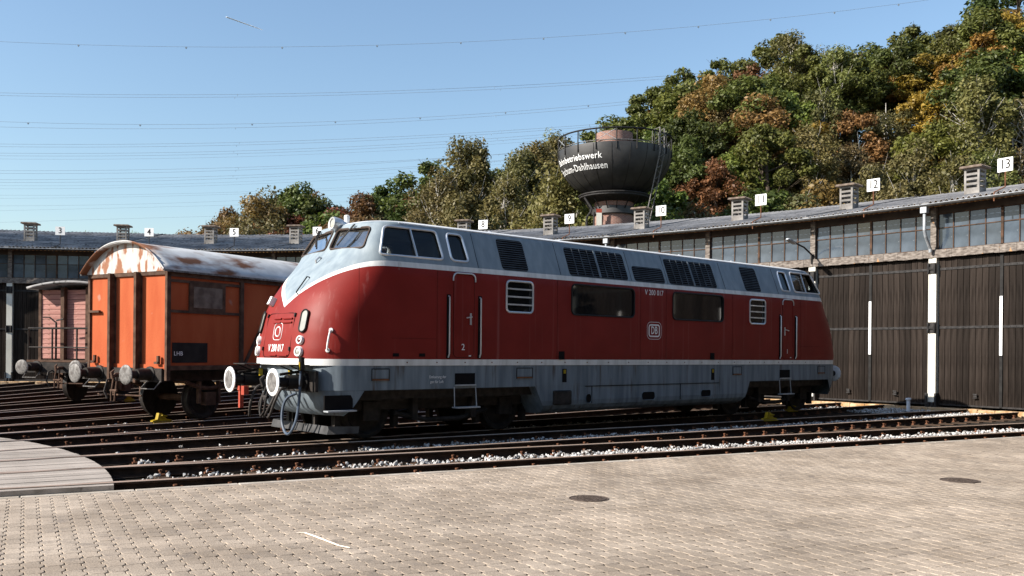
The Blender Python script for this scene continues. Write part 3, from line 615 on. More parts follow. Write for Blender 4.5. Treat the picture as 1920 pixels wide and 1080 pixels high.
# --- cut the windows and the driver's cab out of the shell
cut = MB()
def prism_y(pts, y0, y1):
    n_ = len(pts); vs = [(x, y0, z) for x, z in pts]+[(x, y1, z) for x, z in pts]
    cut.add(vs, [tuple(range(n_)), tuple(range(2*n_-1, n_-1, -1))]+[(i, n_+i, n_+(i+1) % n_, (i+1) % n_) for i in range(n_)])
def prism_x(pts, x0, x1):
    n_ = len(pts); vs = [(x0, y, z) for y, z in pts]+[(x1, y, z) for y, z in pts]
    cut.add(vs, [tuple(range(n_)), tuple(range(2*n_-1, n_-1, -1))]+[(i, n_+i, n_+(i+1) % n_, (i+1) % n_) for i in range(n_)])
W1 = rpoly([(1.76, 3.315), (3.14, 3.315), (3.10, 3.865), (1.98, 3.865)], .09); W2_ = rpoly([(3.33, 3.315), (3.74, 3.315), (3.70, 3.845), (3.33, 3.845)], .09)
def mirx(pts): return [(2*XM-x, z) for x, z in reversed(pts)]
WS = rpoly([(.075, 3.49), (1.16, 3.44), (1.06, 3.84), (.075, 3.87)], .08)
ENG = [rrect(6.43, 8.40, 2.40, 3.04, .11), rrect(9.75, 11.71, 2.40, 3.04, .11)]; LOU = [rrect(4.63, 5.33, 2.39, 3.01, .09), rrect(12.83, 13.53, 2.39, 3.01, .09)]
cutters = []
def cutter():
    global cut
    bm = bmesh.new(); me = cut.mesh('cut', M['interior']); bm.from_mesh(me); bmesh.ops.recalc_face_normals(bm, faces=bm.faces); bm.to_mesh(me); bm.free()
    o = bpy.data.objects.new('cut', me); COL.objects.link(o); o.parent = loc; cutters.append(o); cut = MB()
for fl in (lambda q: q, mirx):
    for wpts in (W1, W2_): prism_y(fl(wpts), -2, 2)
cutter()
for sg in (1, -1):
    prism_x([(sg*y, z) for y, z in WS], .9, 2.05); prism_x([(sg*y, z) for y, z in WS], 2*XM-2.05, 2*XM-.9)
cutter()
for x0, x1 in ((1.98, 3.95), (2*XM-3.95, 2*XM-1.98)): cut.box(((x0+x1)/2, 0, 3.34), (x1-x0, 2.26, 1.08))
cutter()
for e in ENG+LOU: prism_y(e, -1.9, -1.40)
cutter()
for c in cutters:
    md = body.modifiers.new('b', 'BOOLEAN'); md.operation = 'DIFFERENCE'; md.object = c; md.solver = 'EXACT'
    try: md.material_mode = 'TRANSFER'
    except Exception: pass
bpy.context.view_layer.update(); dg = bpy.context.evaluated_depsgraph_get()
nm_ = bpy.data.meshes.new_from_object(body.evaluated_get(dg)); body.modifiers.clear(); old = body.data; body.data = nm_; nm_.name = 'body'
for c in cutters: bpy.data.objects.remove(c)
nm_.set_sharp_from_angle(angle=R_(32))
print('BODY', len(nm_.polygons), [m.name for m in nm_.materials])
# --- glass, frames
M['seamred'] = mat('red_seam', (.03, .006, .005), (.05, .01, .008), 3, .8)
def on_side(pts, d=0., far=False): return [(x, (1 if far else -1)*(y_at(min(x, 2*XM-x), z)+d), z) for x, z in pts]
def pane_side(name, pts, d, matl, parent, far=False):
    q = on_side(pts, d, far); m = MB(); m.add(q, [tuple(range(len(q)))]); return m.build(name, matl, parent)
def frame_side(name, pts, d, r, matl, parent, far=False): return MB().tube(on_side(pts, d, far), r, 6, closed=True).build(name, matl, parent, smooth=True)
for fl in (lambda q: q, mirx):
    for w in (W1, W2_):
        for far in (False, True):
            f_ = frame_side('window_frame', fl(w), .004, .024, M['chrome'], loc, far); pane_side('pane', fl(w), -.03, M['glass'], f_, far)
            if w is W1: MB().bar(*on_side(fl([(2.55, 3.32), (2.52, 3.86)]), .0, far), .022, .03).build('divider', M['chrome'], f_)
    for sg in (1, -1):
        wf = lambda d: [((x_at(y, z)-d) if fl is not mirx else 2*XM-x_at(y, z)+d, sg*y, z) for y, z in WS]
        f_ = MB().tube(wf(.005), .022, 6, closed=True).build('windscreen_frame', mat('rubber_seal', (.05, .035, .028), (.08, .06, .05), 5, .6) if 'rubber_seal' not in bpy.data.materials else bpy.data.materials['rubber_seal'], loc, smooth=True)
        q = wf(-.03); MB().add(q, [tuple(range(len(q)))]).build('windscreen', M['glassfront'], f_)
for e in ENG:
    f_ = frame_side('window_frame', e, .004, .02, M['black'], loc); pane_side('pane', e, -.02, M['glassdark'], f_)
for e in LOU:
    f_ = frame_side('window_frame', e, .006, .022, M['chrome'], loc); pane_side('pane', e, -.03, M['glassdark'], f_)
    x0, x1 = min(p[0] for p in e), max(p[0] for p in e)
    for i in range(3): z = 2.39+.155*(i+1); MB().box(((x0+x1)/2, -1.535, z), (x1-x0-.01, .02, .03)).build('louvre_bar', M['chrome'], f_)
# driver's desk and seat backs seen through the glass
dk = MB(); dk.box((2.15, 0, 3.0), (.4, 2.0, .5)); dk.box((2.75, -.55, 3.0), (.12, .5, .64)); dk.box((2.75, .55, 3.0), (.12, .5, .64)); dk.build('cab_desk', M['interior'], loc)
# --- grilles
M['slatgrey'] = mat('grille_slat', (.035, .042, .05), (.07, .085, .10), 4, .6)
def grille(x0, x1, z0, z1, nz_, nx_, ins=.0):
    pts = rrect(x0, x1, z0, z1, .07); gq = pane_side('grille', pts, .004, M['blackline'], loc)
    for i in range(nz_):
        z = z0+(i+.5)*(z1-z0)/nz_; yy = y_at(5, z); e = .03 if i in (0, nz_-1) else 0
        m = MB(); m.add([(x, -(yy+d), z+h) for x in (x0+e, x1-e) for d, h in ((.006, .008), (.020, -.006), (.016, -.010), (.0, .004))], [(0, 1, 5, 4), (1, 2, 6, 5), (2, 3, 7, 6), (3, 0, 4, 7), (0, 3, 2, 1), (4, 5, 6, 7)]); m.build('slat', M['slatgrey'], gq)
    for i in range(1, nx_):
        x = x0+i*(x1-x0)/nx_; wd = .05 if i == nx_//2 and nx_ > 4 else .014
        MB().bar((x, -(y_at(5, z0)+.02), z0+.01), (x, -(y_at(5, z1)+.02), z1-.01), wd, .02, up=(0, 1, 0)).build('grille_bar', M['slatgrey'] if wd < .03 else M['lgrey'], gq)
    return gq
grille(4.56, 5.25, 3.225, 3.86, 14, 1); grille(12.72, 13.41, 3.225, 3.86, 14, 1)
grille(6.42, 8.25, 3.225, 3.84, 12, 8); grille(9.69, 11.52, 3.225, 3.84, 12, 8); grille(8.47, 9.53, 3.225, 3.58, 8, 1)
# --- roof seams and drip rail
m = MB()
for x0, x1 in ((1.95, 2*XM-1.95),): m.tube([(x, -(wid(3.95)+.006), 3.948) for x in np.linspace(2.3, 2*XM-2.3, 10)], .011, 6)
m.build('drip_rail', M['chrome'], loc)
for x in (3.95, 6.15, 8.36, 9.62, 11.85, 14.2): MB().tube([(x, -y_at(5, z)-.0, z) for z in (3.22, 3.5, 3.9)], .006, 4).build('panel_seam', M['blackline'], loc)
for x in (5.0, 7.0, 8.9, 11.2, 13.4): MB().lathe([(.05, 0), (.05, .05), (.03, .07), (0, .075)], 10, 0, T(x, -.55, 4.04)).build('roof_fitting', M['chrome'], loc)
for x in (1.28, 2.95, 6.02, 8.62, 9.52, 12.1, 2*XM-2.95): MB().box((x, -1.5405, 2.28), (.006, .004, 1.62)).build('panel_seam', M['seamred'], loc)
for x0_, x1_, z_ in ((1.95, 2.95, 1.83), (2*XM-2.95, 2*XM-1.95, 1.83)): MB().box(((x0_+x1_)/2, -1.5405, z_), (x1_-x0_, .004, .006)).build('panel_seam', M['seamred'], loc)
for i in range(22): MB().lathe([(0, .012), (.010, .010), (.014, 0)], 6, 0, T(2.3+i*.66, -1.531, 1.395) @ RX(pi/2)).build('rivet', M['rust'], loc)
# --- doors
for x0, x1, num in ((3.33, 3.82, '2'), (2*XM-3.82, 2*XM-3.33, '1')):
    pts = rrect(x0, x1, 1.49, 3.06, .10); q = on_side(pts, .006); dm = MB(); n_ = len(q); q2 = on_side(pts, -.01); dm.add(q+q2, [tuple(range(n_))]+[(i, i+n_, (i+1) % n_+n_, (i+1) % n_) for i in range(n_)])
    d_ = dm.build('door', M['livery'], loc); MB().tube(on_side(pts, .003), .006, 4, closed=True).build('door_seam', M['blackline'], d_)
    MB().tube([(x, -1.555, z) for x, z in [(x0-.02, 2.93)]+[(x0-.02+.1-.1*cos(a), 2.98+.1*sin(a)) for a in np.linspace(0, pi/2, 5)]+[(x1+.02-.1+.1*cos(a), 2.98+.1*sin(a)) for a in np.linspace(pi/2, 0, 5)]+[(x1+.02, 2.93)]], .014, 6).build('rain_strip', M['chrome'], d_)
    hx = x1-.09 if num == '2' else x0+.09
    h = MB(); h.box((hx, -1.556, 2.22), (.035, .014, .22)); h.tube([(hx, -1.57, 2.26), (hx, -1.60, 2.26), (hx-(.13 if num == '2' else -.13), -1.60, 2.24)], .012, 6); h.build('handle', M['chrome'], d_)
    tm = text_mesh(num, .17, .001); tm.materials.append(M['whitepaint']); tx = link('door_numeral', tm, d_, ((x0+x1)/2-.02, -1.551, 1.68)); tx.rotation_euler = (pi/2, 0, 0)
    MB().box((x1-.1, -1.55, 1.52), (.05, .006, .02)).build('plate', M['whitepaint'], d_)
    for hx in (x0-.12, x1+.14):
        MB().box((hx, -1.541, 2.07), (.085, .01, 1.2)).build('handrail_recess', M['blackline'], loc)
        MB().tube([(hx, -1.54, 2.64), (hx, -1.58, 2.62), (hx, -1.58, 1.56), (hx, -1.545, 1.49)], .014, 8).build('handrail', M['chrome'], loc, smooth=True)
# --- lettering, crest
def side_text(s, x, z, size, sx=1, d=.004, bold=False, matl=None, parent=None):
    tm = text_mesh(s, size, .0008, bold=bold); tm.materials.append(matl or M['whitepaint']); o = link('lettering', tm, parent or loc, (x, -1.54-d, z)); o.rotation_euler = (pi/2, 0, 0); o.scale = (sx, 1, 1); return o
side_text('V 200 017', 9.08, 2.985, .17, .86)
cr = MB()
def ringflat(w, h, r, t, zc): 
    a = rrect(-w/2, w/2, -h/2, h/2, r, 6); b2 = rrect(-w/2+t, w/2-t, -h/2+t, h/2-t, max(.01, r-t), 6); n_ = len(a)
    cr.add([(9.09+x, -1.545, zc+z) for x, z in a]+[(9.09+x, -1.545, zc+z) for x, z in b2], [(i, (i+1) % n_, n_+(i+1) % n_, n_+i) for i in range(n_)])
ringflat(.50, .40, .12, .009, 2.12); ringflat(.39, .29, .07, .03, 2.12)
crest = cr.build('crest', M['whitepaint'], loc); side_text('DB', 9.09, 2.12, .25, .68, .006, True, parent=crest)
side_text('Entleerung der', 3.0, 1.125, .075, .8, -.03, matl=M['rimwhite']); side_text('gen für Luft', 2.98, 1.035, .075, .8, -.03, matl=M['rimwhite'])
# --- skirt below the white band
sk = MB(); SW = 1.505
def skring(z, t0, W_, nx):
    qs = np.linspace(0, pi/2, 14); a = [(1.7-(1.7-t0)*max(0, cos(q))**(2/nx), -W_*sin(q)**(2/nx)) for q in qs]; L = a+[(2*XM-x, y) for x, y in reversed(a)]; return [(x, y, z) for x, y in L]+[(x, -y, z) for x, y in reversed(L[1:-1])]
for z in (.905, 1.337): sk.v += skring(z, .60, SW, 3.6)
n_ = len(sk.v)//2; sk.f = [(i, (i+1) % n_, n_+(i+1) % n_, n_+i) for i in range(n_)]+[tuple(range(n_-1, -1, -1))]; sk.m = [0]*len(sk.f)
sk.build('skirt', M['lgrey'], loc, smooth=True)
for mir in (False, True):                               # end aprons
    ap = MB(); rows = [(.902, .62, SW-.004, 1.43), (.75, .66, SW-.02, 1.33), (.58, .74, SW-.06, 1.22), (.46, .90, SW-.18, 1.12)]; nq = 15
    for z, t0, W_, xe in rows:
        qs = np.linspace(0, pi/2, nq); a = [(1.7-(1.7-t0)*max(0, cos(q))**(2/3.6), -W_*sin(q)**(2/3.6)) for q in qs]; a = [(min(x, xe), y) for x, y in a]; L = [(x, -y) for x, y in reversed(a[1:])]+a; ap.v += [((2*XM-x if mir else x), y, z) for x, y in L]
    nl = 2*nq-1
    for r in range(3):
        for i in range(nl-1): f = (r*nl+i, r*nl+i+1, (r+1)*nl+i+1, (r+1)*nl+i); ap.f.append(f if not mir else f[::-1]); ap.m.append(0)
    ap.build('apron', M['lgrey'], loc, smooth=True)
mt = MB(); y0 = -SW+.003                                 # fuel tanks and side panels between the bogies
prof = [(5.45, .908), (5.66, .52), (5.75, .33), (12.55, .33), (12.72, .45), (12.92, .908)]
for z, e in ((.908, 0), (.60, 0), (.50, .02), (.42, .08), (.36, .18), (.33, .32)):
    xl = float(np.interp(z, [.33, .52, .908], [5.78, 5.66, 5.45])); xr = float(np.interp(z, [.33, .45, .908], [12.5, 12.72, 12.92])); mt.v += [(xl, y0+e, z), (xr, y0+e, z), (xr, -y0-e, z), (xl, -y0-e, z)]
for l_ in range(5):
    for i in range(4): j = (i+1) % 4; mt.f.append((l_*4+i, l_*4+4+i, l_*4+4+j, l_*4+j)); mt.m.append(0)
mt.f.append((20, 21, 22, 23)); mt.m.append(0)
tank = mt.build('tank_panel', M['lgrey'], loc)
for x in (7.1, 10.1): MB().box((x, y0-.004, .70), (.012, .012, .36)).build('panel_seam', M['blackline'], tank)
MB().bar((6.9, y0-.005, .885), (11.6, y0-.005, .885), .014, .014).build('panel_seam', M['blackline'], tank)
for x, z, w, h in ((7.0, .62, .17, .2), (8.95, .63, .46, .19), (11.08, .64, .40, .17)):
    pts = rrect(x-w/2, x+w/2, z-h/2, z+h/2, min(w, h)*.4); MB().add([(a, y0-.006, c) for a, c in pts], [tuple(range(len(pts)))]).build('opening', M['blackline'], tank); MB().tube([(a, y0-.006, c) for a, c in pts], .008, 4, closed=True).build('opening_rim', M['lgrey'], tank)
for x, w in ((6.2, .5),): MB().cbox((x, y0-.02, .66), (w, .05, .30), .02).build('cover', M['steel_dark'], tank)
for x, w in ((1.75, .34), (5.15, .40), (12.35, .34), (16.35, .34)):                       # hinged hatches
    q = MB(); q.cbox((x, -SW-.004, 1.19), (w, .02, .17), .006); hq = q.build('hatch', M['lgrey'], loc); MB().tube([(x-w/2-.01, -SW-.012, 1.07), (x-w/2-.01, -SW-.012, 1.28), (x+w/2+.01, -SW-.012, 1.28), (x+w/2+.01, -SW-.012, 1.07)], .010, 6).build('hatch_rim', M['steel_dark'], hq); MB().box((x, -SW-.012, 1.09), (w, .02, .03)).build('hatch_sill', M['rust'], hq)
for x0 in (3.40, 2*XM-3.88):                            # foot steps
    q = MB(); q.box((x0+.24, -SW-.002, 1.08), (.48, .012, .22)).build('step_recess', M['blackline'], loc)
    q = MB(); q.box((x0+.24, -SW-.02, .965), (.48, .06, .02)); q.bar((x0-.02, -SW-.01, .93), (x0-.03, -SW-.04, .55), .014, .014); q.bar((x0+.49, -SW-.01, .93), (x0+.50, -SW-.04, .55), .014, .014); q.box((x0+.235, -SW-.06, .545), (.56, .16, .025)); q.build('step', M['zinc'], loc)
q = MB(); q.box((.95, -SW+.06, .70), (.55, .03, .26)).build('step_recess', M['blackline'], loc); MB().box((.95, -SW-.01, .565), (.56, .16, .025)).build('step', M['zinc'], loc)
for x, z in ((6.27, 1.12), (11.35, 1.10)):
    MB().box((x, -SW-.002, z), (.12, .014, .28)).build('lamp_slot', M['blackline'], loc); MB().box((x, -SW-.012, z+.08), (.06, .012, .08)).build('lamp_lens', M['yellow'], loc)
for x in (6.15, 11.28): MB().box((x, -1.544, 1.54), (.16, .01, .17)).build('socket', M['blackline'], loc)
for x in (2.05, 2.62): MB().box((x, -1.542, 1.53), (.13, .008, .06)).build('vent_slot', M['blackline'], loc)
# --- bogies
def wheel_parts(parent, x, yw, r=.475, sgn=-1, hub=True):
    Mx = T(x, yw, r) @ RX(pi/2*(1 if sgn < 0 else -1))
    wq = MB().lathe([(0, .02), (.1, .03), (.12, .0), (r-.12, -.02), (r-.07, .03), (r-.01, .035), (r, .03), (r, -.09), (r+.028, -.105), (r+.028, -.135), (0, -.135)], 32, 0, Mx).build('wheel', M['steel_dark'], parent, smooth=True)
    if hub: MB().lathe([(0, .10), (.05, .10), (.07, .07), (.075, 0)], 14, 0, Mx).build('axle_cap', M['buffgrey'], wq, smooth=True)
    return wq
for bx in (3.485, 2*XM-3.485):
    fr_ = MB()
    for sg in (-1, 1):
        fr_.box((bx, sg*.93, .62), (4.1, .06, .20)); fr_.box((bx, sg*.95, .80), (1.2, .2, .25)); fr_.box((bx-.7, sg*1.0, .56), (.12, .2, .5)); fr_.box((bx+.7, sg*1.0, .56), (.12, .2, .5)); fr_.tube([(bx-1.1, sg*.98, .45), (bx-.4, sg*1.02, .30), (bx+.4, sg*1.02, .30), (bx+1.1, sg*.98, .45)], .05, 8)
        for dx in (-1.6, 1.6): fr_.box((bx+dx, sg*.95, .5), (.34, .12, .34)); fr_.box((bx+dx-.62, sg*.8, .38), (.10, .14, .42)); fr_.box((bx+dx+.62, sg*.8, .38), (.10, .14, .42))
    fr_.box((bx, 0, .62), (.5, 1.8, .25)); bg_ = fr_.build('bogie', M['steel_dark'], loc)
    for dx in (-1.6, 1.6):
        for sg in (-1, 1): wheel_parts(bg_, bx+dx, sg*.80, sgn=sg)
        MB().tube([(bx+dx, -.8, .475), (bx+dx, .8, .475)], .09, 10).build('axle', M['steel_dark'], bg_)
un = MB(); un.box((XM, 0, .88), (15.5, 2.6, .30)); un.box((XM, 0, .60), (6.6, 2.2, .5)); un.build('underframe', M['steel_dark'], loc)
# --- buffers, coupling, hoses
def buffer(parent, x, y, z, sgn, rp=.235, L_=.60, names=('buffer', 'buffer_plate', 'buffer_face'), rim='rimwhite', face='buffgrey', shaft='black'):
    Mx = T(x, y, z) @ along_x() if sgn > 0 else T(x, y, z) @ RY(-pi/2)
    bq = MB().lathe([(.06, .03), (.085, .05), (.085, .26), (.12, .26), (.125, .30), (.125, L_-.04), (.17, L_-.03), (.17, L_+.02), (0, L_+.02)], 20, 0, Mx).build(names[0], M[shaft], parent, smooth=True)
    pq = MB().lathe([(rp*.74, -.004), (rp-.008, .004), (rp, .012), (rp, .026), (rp-.02, .034), (.07, .05), (0, .05)], 32, 0, Mx).build(names[1], M[rim], bq, smooth=True)
    MB().lathe([(0, -.012), (rp*.35, -.010), (rp*.745, -.003)], 32, 0, Mx).build(names[2], M[face], pq, smooth=True)
for sg in (-1, 1): buffer(loc, 0, sg*.875, 1.05, 1); buffer(loc, 2*XM, sg*.875, 1.05, -1)
fb = MB(); fb.box((.64, 0, 1.06), (.06, 2.5, .36)); fb.build('buffer_beam', M['steel_dark'], loc)
hk = MB(); hk.tube([(.6, 0, 1.02), (.35, 0, 1.02), (.25, 0, .98), (.22, 0, 1.08), (.28, 0, 1.14)], [.06, .055, .05, .04, .02], 8); hk.tube([(.36, -.06, .98), (.30, -.07, .78), (.28, 0, .70), (.30, .07, .78), (.36, .06, .98)], .022, 8); hk.tube([(.30, -.10, .76), (.30, .10, .76)], .03, 8); hk.tube([(.28, -.08, .76), (.24, -.08, .50), (.22, 0, .42), (.24, .08, .50), (.28, .08, .76)], .024, 8); hk.build('coupling_hook', M['steel_dark'], loc, smooth=True)
rc = MB(); P0 = [(.20, .55, .86), (.17, .56, .72), (.18, .5, .56)]
rc.box((.12, .62, .74), (.07, .07, .40)); rc.box((.12, .62, .90), (.10, .10, .08)); rc.box((.14, .50, .86), (.09, .12, .16)); rc.build('hose_coupling', M['wood_red'], loc)
def hose(name, pts, r, matl, n=8): 
    P = [Vector(q) for q in pts]; out = []
    for i in range(len(P)-1):
        a, b2, c, d = P[max(0, i-1)], P[i], P[i+1], P[min(len(P)-1, i+2)]
        for t in np.linspace(0, 1, 7)[:-1]: out.append(.5*((2*b2)+(c-a)*t+(2*a-5*b2+4*c-d)*t*t+(3*b2-a-3*c+d)*t**3))
    out.append(P[-1]); return MB().tube(out, r, n).build(name, matl, loc, smooth=True)
M['hoseblue'] = mat('blue_grey_hose', (.055, .072, .10), (.09, .115, .155), 5, .4); M['hosedark'] = mat('rubber_hose', (.03, .026, .024), (.06, .052, .046), 5, .6)
hose('jumper_cable', [(.42, -1.12, 1.32), (.40, -1.13, 1.18), (.38, -1.13, .80), (.33, -1.12, .42), (.30, -.98, .20), (.30, -.80, .17), (.32, -.62, .34), (.36, -.56, .58), (.42, -.60, .76), (.55, -.68, .84)], .024, M['hoseblue'])
q = MB(); q.lathe([(0, .12), (.05, .12), (.055, -.10), (.03, -.12)], 12, 0, T(.42, -1.12, 1.36)); q.tube([(.42, -1.12, 1.26), (.40, -1.13, .98)], .035, 8); q.build('cable_plug', M['black'], loc); MB().box((.375, -1.13, 1.33), (.012, .05, .14)).build('plug_tag', M['yellow'], loc)
hose('brake_hose', [(.6, -.45, .98), (.40, -.45, .93), (.28, -.42, .70), (.26, -.30, .48), (.30, -.12, .40), (.36, -.05, .44)], .026, M['hosedark'])
hose('brake_hose', [(.6, -.28, .92), (.42, -.27, .88), (.30, -.20, .62), (.27, -.06, .44), (.32, .10, .40)], .024, M['hosedark'])
hose('brake_hose', [(.6, .42, .98), (.35, .44, .92), (.24, .46, .66), (.26, .56, .42), (.3, .62, .40)], .026, M['hosedark'])
hose('brake_hose', [(.6, .22, .95), (.42, .25, .86), (.33, .30, .60), (.38, .34, .46)], .022, M['hosedark'])
for y in (-.62, .62): MB().tube([(.16, y*1.36, 1.18), (.62, y*1.36, 1.24)], .025, 8).build('uncoupling_bar', M['steel_dark'], loc)
for y in (-.55, .62): MB().box((.5, y, 1.19), (.05, .06, .13)).build('hose_tag', M['yellow'], loc)
for y in (-.875, .875):
    q = MB(); q.box((.38, y, 1.34), (.38, .50, .018)); q.bar((.25, y-.2, 1.325), (.55, y-.2, 1.20), .02, .02); q.bar((.25, y+.2, 1.325), (.55, y+.2, 1.20), .02, .02); q.build('foot_plate', M['steel_dark'], loc)
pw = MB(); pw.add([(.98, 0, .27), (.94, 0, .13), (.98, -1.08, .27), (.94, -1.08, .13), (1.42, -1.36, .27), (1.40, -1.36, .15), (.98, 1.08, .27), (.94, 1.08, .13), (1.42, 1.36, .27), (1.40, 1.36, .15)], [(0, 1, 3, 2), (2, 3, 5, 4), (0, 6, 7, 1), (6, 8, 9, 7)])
po_ = pw.build('rail_guard', mat('shade_painted_guard', (.035, .035, .036), (.08, .08, .082), 4, .8), loc); so_ = po_.modifiers.new('s', 'SOLIDIFY'); so_.thickness = .03  # guard colour darkened in place of shade from coupling and hoses
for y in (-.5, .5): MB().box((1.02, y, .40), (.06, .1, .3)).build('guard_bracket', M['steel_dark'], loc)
# --- nose fittings
def nose_frame(y, z):
    x = x_at(y, z); e = .02; ny = (x_at(y+e, z)-x_at(y-e, z))/(2*e); nz2 = (x_at(y, z+e)-x_at(y, z-e))/(2*e)
    nrm = Vector((-1, ny, nz2)).normalized(); q = nrm.to_track_quat('Z', 'Y'); return Matrix.Translation((x, y, z)) @ q.to_matrix().to_4x4()
M['lampglass'] = mat('lamp_glass', (.26, .26, .23), (.34, .34, .30), 4, .15, spec=.8); M['lampred'] = mat('red_lamp_glass', (.10, .012, .01), (.14, .02, .015), 4, .2, spec=.8)
for sg in (-1, 1):
    for z, gl in ((1.775, 'lampred'), (1.575, 'lampglass')):
        A = nose_frame(sg*.80, z); rr = .078 if gl == 'lampred' else .092
        q = MB().lathe([(rr-.03, .045), (rr-.008, .052), (rr, .04), (rr, -.05)], 24, 0, A).build('lamp_ring', M['rimwhite'], loc, smooth=True); MB().lathe([(0, .048), (rr*.4, .044), (rr-.028, .03)], 20, 0, A).build('lamp_lens', M[gl], q, smooth=True)
    A = nose_frame(sg*.80, 2.11); pts = rrect(-.085, .085, -.20, .20, .084, 6)
    # orient long axis upright
    B = Matrix.Translation(A.translation) @ (A.to_3x3() @ Matrix.Rotation(0, 3, 'Z')).to_4x4()
    zl = (B.inverted().to_3x3() @ Vector((0, 0, 1))); ang = math.atan2(zl.y, zl.x)-pi/2; B = B @ RZ(ang)
    n_ = len(pts); MB().add([(x, y, .02) for x, y in pts], [tuple(range(n_))], 0, B).build('marker_light', M['lampglass'], loc); MB().tube([B @ Vector((x, y, .02)) for x, y in pts], .016, 6, closed=True).build('marker_ring', M['black'], loc, smooth=True)
    yy = 1.30*sg; h = []
    for z in (1.60, 1.63, 1.70, 1.82, 1.92, 1.95): 
        A = nose_frame(yy, z); d = {1.60: 0, 1.63: .06, 1.70: .08, 1.82: .08, 1.92: .06, 1.95: 0}[z]; h.append(A @ Vector((0, 0, d)))
    hq = MB().tube(h, .016, 8).build('grab_rail', M['rimwhite'], loc, smooth=True)
    for z in (1.60, 1.95): MB().lathe([(.04, 0), (.035, .02), (0, .025)], 12, 0, nose_frame(yy, z)).build('rail_foot', M['rimwhite'], hq)
    A = nose_frame(sg*.33, 2.50); hx_ = [nose_frame(sg*.22, 2.62+dz).translation+nose_frame(sg*.22, 2.62+dz).to_3x3() @ Vector((0, 0, .02)) for dz in (-.14, 0, .14)]
# nose door with louvres, number and crest outline
nd2 = MB(); pts = rpoly([(-.52, 1.47), (.52, 1.47), (.52, 2.26), (-.52, 2.26)], .12); MB().tube([nose_frame(y, z) @ Vector((0, 0, .003)) for y, z in pts], .007, 4, closed=True).build('nose_door_seam', M['blackline'], loc)
M['redpaint'] = mat('red_paint', (.155, .0105, .007), (.19, .015, .0105), 1.3, .48)
for z in (2.16, 2.09, 1.50):
    for y0_, y1_ in ((-.46, -.14), (-.06, .2)):
        ps = [nose_frame(y, z) @ Vector((0, 0, .012)) for y in np.linspace(y0_, y1_, 5)]; MB().tube(ps, .016, 6).build('nose_louvre', M['redpaint'], loc, smooth=True)
for z in (2.22, 1.62):
    for sg in (-1, 1): MB().box((0, 0, .015), (.03, .07, .03), 0, nose_frame(sg*.52, z)).build('hinge', M['black'], loc)
def nose_text(s, y, z, size, sx=1):
    tm = text_mesh(s, size, 0, bold=True); tm.materials.append(M['whitepaint'])
    for v in tm.vertices:
        yy, zz2 = y-v.co.x*sx, z+v.co.y; v.co = nose_frame(yy, zz2) @ Vector((0, 0, .006))
    return link('lettering', tm, loc)
nose_text('V 200 017', -.0, 1.63, .185, .72)
for w, h, t_ in ((.32, .30, .014), (.18, .17, .026)):
    a = rrect(-w/2, w/2, -h/2, h/2, .08); ps = [nose_frame(y+.0, 1.93+z) @ Vector((0, 0, .004)) for y, z in a]; MB().tube(ps, t_/2.4, 4, closed=True).build('crest_outline', M['whitepaint'], loc)
MB().tube([nose_frame(-.30, z) @ Vector((0, 0, d)) for z, d in ((2.60, 0), (2.62, .05), (2.90, .05), (2.92, 0))], .012, 6).build('nose_handle', M['black'], loc)
MB().tube([nose_frame(.0, z) @ Vector((0, 0, d)) for z, d in ((3.22, 0), (3.24, .05), (3.30, .05), (3.32, 0))], .02, 6).build('nose_handle', M['chrome'], loc)
q = MB(); q.box((0, 0, .05), (.12, .16, .10), 0, nose_frame(.55, 2.48)).build('nose_bracket', M['rimwhite'], loc)
for sg in (-1, 1):                                       # wipers
    w = [nose_frame(sg*y, z) @ Vector((0, 0, d)) for y, z, d in ((.62, 3.90, .03), (.55, 3.72, .05), (.38, 3.52, .04))]; MB().tube(w, .016, 6).build('wiper', M['black'], loc)
    w = [nose_frame(sg*y, z) @ Vector((0, 0, d)) for y, z, d in ((.66, 3.90, .04), (.60, 3.74, .06), (.44, 3.56, .05))]; MB().tube(w, .012, 6).build('wiper', M['steel_dark'], loc)
q = MB(); A = T(1.66, 0, 3.99) @ RY(-pi/2+.12); hl = q.lathe([(.09, .05), (.12, .06), (.13, .02), (.12, -.12), (.06, -.30), (0, -.32)], 24, 0, A).build('top_lamp', M['chrome'], loc, smooth=True); MB().lathe([(0, .05), (.06, .045), (.10, .03)], 20, 0, A).build('lamp_lens', M['lampglass'], hl, smooth=True)
MB().lathe([(.05, 0), (.055, .14), (.05, .17), (.02, .185), (0, .185)], 14, 0, T(2.0, .12, 4.02)).build('horn', M['rimwhite'], loc, smooth=True)
# ================================================================ goods vans
M['orange'] = mat('faded_orange', (.33, .068, .024), (.39, .096, .036), 1.4, .8, stretch=(2, 2, .5), c3=(.36, .17, .12), c3scale=1.4, c3thr=.66, c3w=.04, bump=.003, bscale=20)
M['rusty_iron'] = mat('rusty_iron', (.055, .032, .022), (.11, .066, .046), 6, .85, bump=.003)
M['vanroof'] = mat('pale_rusty_roof', (.44, .44, .43), (.60, .60, .585), 2.0, .7, c3=(.17, .075, .04), c3scale=1.3, c3thr=.50, c3w=.09, c3stretch=(.5, 1, 1), bump=.003)
M['gable'] = mat('white_rust_gable', (.40, .385, .36), (.52, .505, .48), 3, .8, stretch=(1, 3, .4), c3=(.26, .12, .07), c3scale=2.6, c3stretch=(1, 2.2, .8), c3thr=.50, c3w=.06)
M['pinkwood'] = mat('pink_planks', (.33, .155, .13), (.43, .225, .19), 3, .85, stretch=(1, .5, 4), bump=.006, bscale=16, c3=(.22, .12, .09), c3scale=10, c3thr=.66, var=.07)
